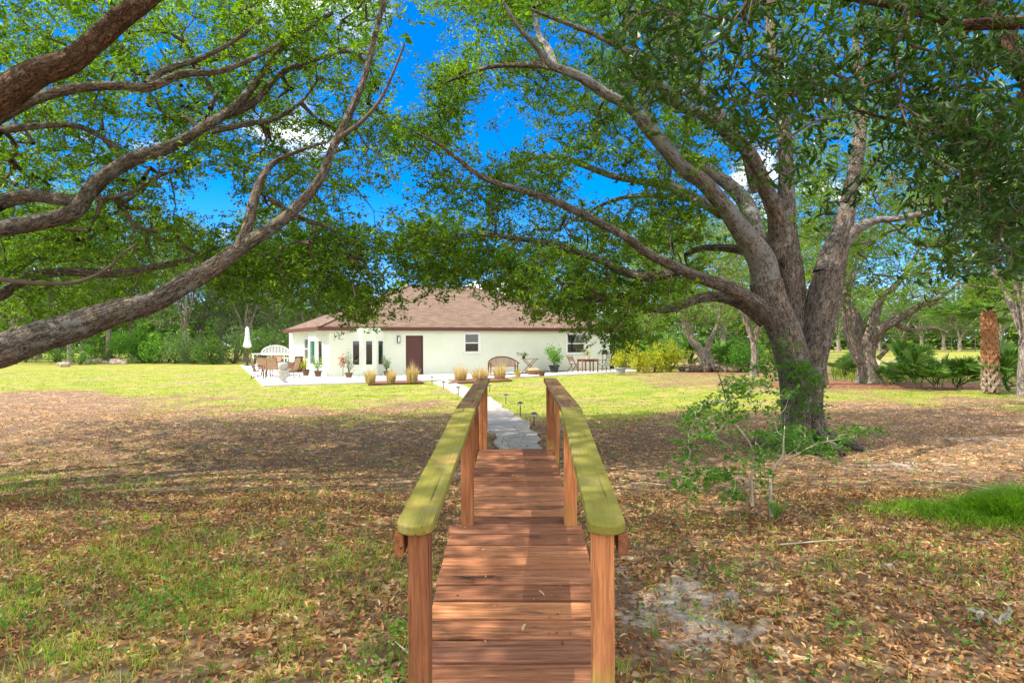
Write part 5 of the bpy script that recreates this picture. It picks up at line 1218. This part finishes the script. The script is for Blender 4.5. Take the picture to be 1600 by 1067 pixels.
# folding chair
p = at_front(896, 580.5); t = empty('folding_chair', p, th-R(75), 'slatted wooden folding chair left of the wooden table', 'chair')
mb = MB()
for sx in (-.21, .21): mb.bar((sx, -.34, .95), (sx, .22, 0), .035); mb.bar((sx*.9, .1, .45), (sx*.9, -.32, 0), .035)
mb.build('frame', M['wood'], t); mb = MB()
for k in range(5): mb.box((0, -.16+k*.09, .45), (.42, .07, .02))
mb.build('seat', M['wood'], t); mb = MB()
for k in range(4): mb.box((0, -.20-.045*k, .66+k*.075), (.42, .02, .05))
mb.build('backrest', M['wood'], t)
# gateleg table
p = at_front(918.5, 581); t = empty('wooden_table', p, th*.8, 'oval brown wooden table with arched apron below the right window', 'table')
mb = MB(); mb.lathe((0, 0, 0), [(.02, .72), (.68, .72), (.70, .735), (.68, .75), (.02, .75)], 28, 1, .65); mb.build('table_top', M['wood'], t)
mb = MB(); mb.box((0, -.3, .66), (1.05, .03, .1)); mb.box((0, .3, .66), (1.05, .03, .1)); mb.box((0, 0, .12), (1.0, .04, .04)); mb.build('apron', M['wood'], t)
for sx in (-.5, 0, .5):
    for sy in (-.3, .3): mb = MB(); mb.box((sx, sy, .36), (.06, .06, .71)); mb.build('leg', M['wood'], t)
pot_at((p.x+.0, p.y, PT+.75), .13, .2, 'white', 'yellow', 'yellow green plant in a white pot on the wooden table', .38, .35, 200, .07, 22)
sling_chair(943, 580.5, R(55), 'grey sling chair right of the wooden table', 'cushion', 'bronze', 'grey sling chair by the wooden table', 1.05)
# black planter on stand
p = at_front(945, 578.5); t = empty('black_planter', (p.x, p.y, PT), 0, 'black square planter on a thin stand beside the right house corner', 'planter'); mb = MB(); mb.box((0, 0, 1.12), (.30, .3, .28), taper=.8); mb.build('planter_box', M['black'], t)
mb = MB()
for sx in (-.12, .12):
    for sy in (-.12, .12): mb.bar((sx, sy, 0), (sx, sy, 1.0), .02)
mb.build('stand', M['dkmetal'], t)
# stones by the door
p = G(668, 583.5, PT); mb = MB(); rockmesh(mb, (0, 0, .06), (.22, .12, .1), np.random.default_rng(2)); o = mb.build('doorstep_stone', M['dkmetal']); o.location = p; tag(o, 'small dark stone on the patio right of the door', 'stone')
# ------------------------------------------------------------------ path lights
def path_light(px, py0, py1, lb):
    p = G(px, py1); h = (py1-py0)/F*p.y; t = empty('path_light', (p.x, p.y, 0), 0, lb, 'garden light', 'solar lights beside the path')
    mb = MB(); mb.tube([(0, 0, -.05), (0, 0, h*.72)], .012, 6); mb.build('stake', M['black'], t)
    mb = MB(); mb.lathe((0, 0, h*.66), [(.03, 0), (.045, h*.2), (.03, h*.22)], 12); mb.build('lens', M['lamp'], t)
    mb = MB(); mb.lathe((0, 0, h*.84), [(.085, 0), (.08, .012), (.03, .035), (.005, .04)], 14); mb.build('cap', M['black'], t)
for a in [(675, 587.5, 600, 'farthest path light on the left side of the path'), (693, 595, 608.5, 'second farthest path light on the left side of the path'), (716, 603, 618.5, 'third path light on the left side, left of the handrail'), (746, 628, 646, 'path light seen between the left handrail and its posts'),
    (765, 601, 612, 'farthest path light on the right side of the path'), (790.5, 614.5, 631, 'second path light on the right side of the path'), (813, 626.5, 647, 'third path light on the right side of the path'), (834.5, 643, 664, 'nearest path light on the right side, beside the right handrail')]: path_light(*a)
# ------------------------------------------------------------------ brush pile
p = G(1115, 581); t = empty('brush_pile', (p.x, p.y, 0), 0, 'brown pile of dead branches and stumps at the lawn edge', 'brush pile')
r = np.random.default_rng(12); mb = MB()
for k in range(26):
    x_ = r.uniform(-1.9, 1.5); s_ = r.uniform(.15, .38); rockmesh(mb, (x_, r.normal()*.4, .12+.2*max(0, 1-abs(x_)/1.5)*r.random()), (s_, s_, s_*.7), r)
mb.build('stump_wood', M['brush'], t)
tb = Tubes()
for k in range(150):
    c = np.array([r.uniform(-1.8, 1.6), r.normal()*.5, r.uniform(.1, .65)*max(.25, 1-abs(r.normal())*.3)]); d = rand_dirs(1, r)[0]*np.array([1, 1, .4])*r.uniform(.3, .9); tb.add(np.array([c-d*.5, c+r.normal(size=3)*.05, c+d*.5]), np.array([.03, .025, .012])*r.uniform(.4, 1.3), 5, k)
tb.build('branch_tangle', M['twig'], t)
# ------------------------------------------------------------------ sapling in front of the big oak, vine on trunk, rosette
r = np.random.default_rng(90)
sl = [('stem', T((1205, 806, 6.8, 2.75), (1204, 770, 6.8, 2.75), (1206, 735, 6.8, 2.20), (1222, 712, 6.8, 1.93), (1224, 690, 6.8, 1.65), (1226, 665, 6.9, 0.83)), M['stem']),
 ('stem', T((1222, 714, 6.8, 1.65), (1240, 712, 6.9, 1.38), (1262, 700, 7, 1.10), (1290, 690, 7.1, 0.83), (1330, 684, 7.2, 0.55)), M['stem']),
 ('stem', T((1176, 790, 6.9, 2.75), (1174, 750, 6.9, 2.48), (1178, 715, 6.9, 2.20), (1170, 690, 6.8, 1.65), (1150, 665, 6.8, 1.65), (1130, 650, 6.7, 1.38), (1135, 630, 6.7, 1.10), (1155, 600, 6.7, 1.10), (1175, 580, 6.7, 0.83)), M['stem']),
 ('stem', T((1135, 632, 6.7, 1.10), (1128, 600, 6.7, 1.10), (1118, 575, 6.7, 0.66)), M['twig']),
 ('stem', T((1178, 715, 6.9, 1.65), (1190, 705, 6.9, 1.10), (1180, 690, 6.9, 0.83)), M['stem']),
 ('stem', T((1170, 752, 6.9, 1.65), (1140, 740, 6.8, 1.10), (1105, 735, 6.7, 1.10), (1060, 755, 6.6, 0.55)), M['stem'])]
def blob(n, px, py, sx, sy, z, sz=.25): return np.array([P(px+r.normal()*sx, py+r.normal()*sy, z+r.normal()*sz) for _ in range(n)])
cs = np.concatenate([blob(20, 1125, 655, 20, 18, 6.7), blob(12, 1085, 650, 25, 8, 6.6), blob(12, 1090, 705, 30, 25, 6.6), blob(18, 1130, 740, 30, 12, 6.7), blob(8, 1070, 760, 20, 8, 6.6), blob(12, 1190, 705, 14, 14, 6.9), blob(22, 1235, 682, 22, 12, 7.2), blob(14, 1280, 700, 18, 10, 7.2),
   blob(8, 1340, 678, 22, 6, 7.2, .1), blob(8, 1175, 615, 25, 10, 6.8), blob(5, 1195, 608, 18, 6, 6.9), blob(6, 1150, 770, 14, 8, 6.8), blob(5, 1145, 612, 10, 12, 6.7)])
root = oak('oak_sapling', (2.75, 6.85, 0), sl, cs, 44, .085, .05, (M['bright'], M['stem']), 'scraggly young sapling with pale bare stems in front of the big oak', 13, aspect=.45, rtip=.0018)
root['category'] = 'sapling'
rootv = empty('climbing_vine', (5.2, 11.3, 0), 0, 'leafy green vine clinging to the base of the big oak trunk', 'vine')
cv = np.concatenate([blob(26, 1240, 640, 16, 45, 11.15, .05), blob(16, 1250, 590, 12, 12, 11.15, .05), blob(22, 1235, 700, 25, 14, 11.0, .1), blob(12, 1280, 710, 16, 8, 11.1, .1), blob(14, 1205, 575, 25, 10, 11.2, .1), blob(10, 1285, 640, 8, 40, 11.3, .05)])
C, lc = crown_leaves(cv, 34, .11, r); leaf_obj('foliage', C, .06, M['bright'], rootv, (5.2, 11.3, 0), aspect=.5, lc=lc*.8)
tb = Tubes(); tw = grow(np.array([P(1240, 695, 11.1), P(1238, 660, 11.12), P(1242, 620, 11.15), P(1240, 590, 11.2)]), np.zeros(4), cv, r, rtip=.003)
for i, (p_, q_) in enumerate(tw): tb.add(p_, q_, 4, i)
tb.build('stem', M['twig'], rootv, (5.2, 11.3, 0))
p = G(1212, 812); rt = empty('spiky_rosette', (p.x, p.y, 0), 0, 'low spiky rosette plant at the foot of the sapling', 'plant'); n = 34; a = r.random(n)*2*PI
blade_obj('blades', np.zeros((n, 3)), r.uniform(.18, .42, n), np.stack([np.cos(a), np.sin(a), -.2*np.ones(n)], 1)*r.uniform(.2, .9, n)[:, None], .009, M['palm'], rt)
# fallen sticks
r = np.random.default_rng(15)
for i, (px, py, L) in enumerate([(640, 1030, .4), (1290, 850, .9), (1500, 760, .8), (1010, 760, .5), (300, 700, .8)]):
    p = G(px, py); d = r.uniform(0, PI); tb = Tubes(); tb.add(np.array([[-L/2*math.cos(d), -L/2*math.sin(d), .02], [r.normal()*.03, r.normal()*.03, .04], [L/2*math.cos(d), L/2*math.sin(d), .03]]), np.array([.008, .007, .003]), 5, i)
    o = tb.build('stick', M['stem']); o.location = (p.x, p.y, 0); tag(o, ['short pale stick beside the near left post', 'long thin stick on the litter right of the rosette', 'stick lying above the fern mat', 'small stick right of the bridge', 'thin stick on the shaded ground at left'][i], 'stick')
# ------------------------------------------------------------------ camera, world, sun
cam = bpy.data.cameras.new('camera'); cam.sensor_width = 36; cam.lens = 22.5; cam.clip_end = 2000; cam.clip_start = .05
co = bpy.data.objects.new('camera', cam); COL.objects.link(co)
co.matrix_world = Matrix(((RV[0], UV[0], 0, 0), (RV[1], UV[1], -1, 0), (RV[2], UV[2], 0, EYE), (0, 0, 0, 1)))
S.camera = co
AZ = R(-104); EL = R(50)   # compass angle from +y towards +x
sd_ = Vector((math.sin(AZ)*math.cos(EL), math.cos(AZ)*math.cos(EL), math.sin(EL)))
sl_ = bpy.data.lights.new('sun', 'SUN'); sl_.energy = 3.6; sl_.angle = R(.5); sl_.color = (1, .92, .80)
so = bpy.data.objects.new('sun', sl_); COL.objects.link(so); so.rotation_euler = sd_.to_track_quat('Z', 'Y').to_euler()
w = bpy.data.worlds.new('World'); S.world = w; w.use_nodes = True; nt = w.node_tree; nt.nodes.clear(); n = N(nt)
sky = n('ShaderNodeTexSky'); sky.sky_type = 'NISHITA'; sky.sun_disc = False; sky.sun_elevation = EL; sky.sun_rotation = AZ; sky.ozone_density = 4.0; sky.air_density = 1.0; sky.dust_density = .3
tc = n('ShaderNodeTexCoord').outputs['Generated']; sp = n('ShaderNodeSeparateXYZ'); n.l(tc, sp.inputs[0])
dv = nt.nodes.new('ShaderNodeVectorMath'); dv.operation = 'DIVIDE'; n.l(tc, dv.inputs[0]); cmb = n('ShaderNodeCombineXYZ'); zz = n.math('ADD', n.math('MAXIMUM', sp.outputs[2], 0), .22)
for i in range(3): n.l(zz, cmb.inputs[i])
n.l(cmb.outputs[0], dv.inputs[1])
over = n.math('MAXIMUM', n.smooth(sp.outputs[2], .50, .72), n.smooth(sp.outputs[1], .35, -.1))  # extra cloud overhead and behind the camera, added as white fill light
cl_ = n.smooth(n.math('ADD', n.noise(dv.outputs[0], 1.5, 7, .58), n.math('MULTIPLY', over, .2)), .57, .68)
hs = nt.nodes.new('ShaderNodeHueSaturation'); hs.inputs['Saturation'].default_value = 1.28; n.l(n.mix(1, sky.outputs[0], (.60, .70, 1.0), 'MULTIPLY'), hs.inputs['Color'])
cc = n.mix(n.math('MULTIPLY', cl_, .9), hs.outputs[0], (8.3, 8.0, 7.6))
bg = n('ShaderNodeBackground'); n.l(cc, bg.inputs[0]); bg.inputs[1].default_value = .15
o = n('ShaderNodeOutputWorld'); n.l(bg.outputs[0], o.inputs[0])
S.view_settings.view_transform = 'Standard'; S.view_settings.look = 'None'; S.view_settings.exposure = 1.12; S.view_settings.gamma = 1
S.cycles.max_bounces = 7; S.cycles.transmission_bounces = 5; S.cycles.diffuse_bounces = 4; S.cycles.glossy_bounces = 2
S.cycles.use_denoising = True
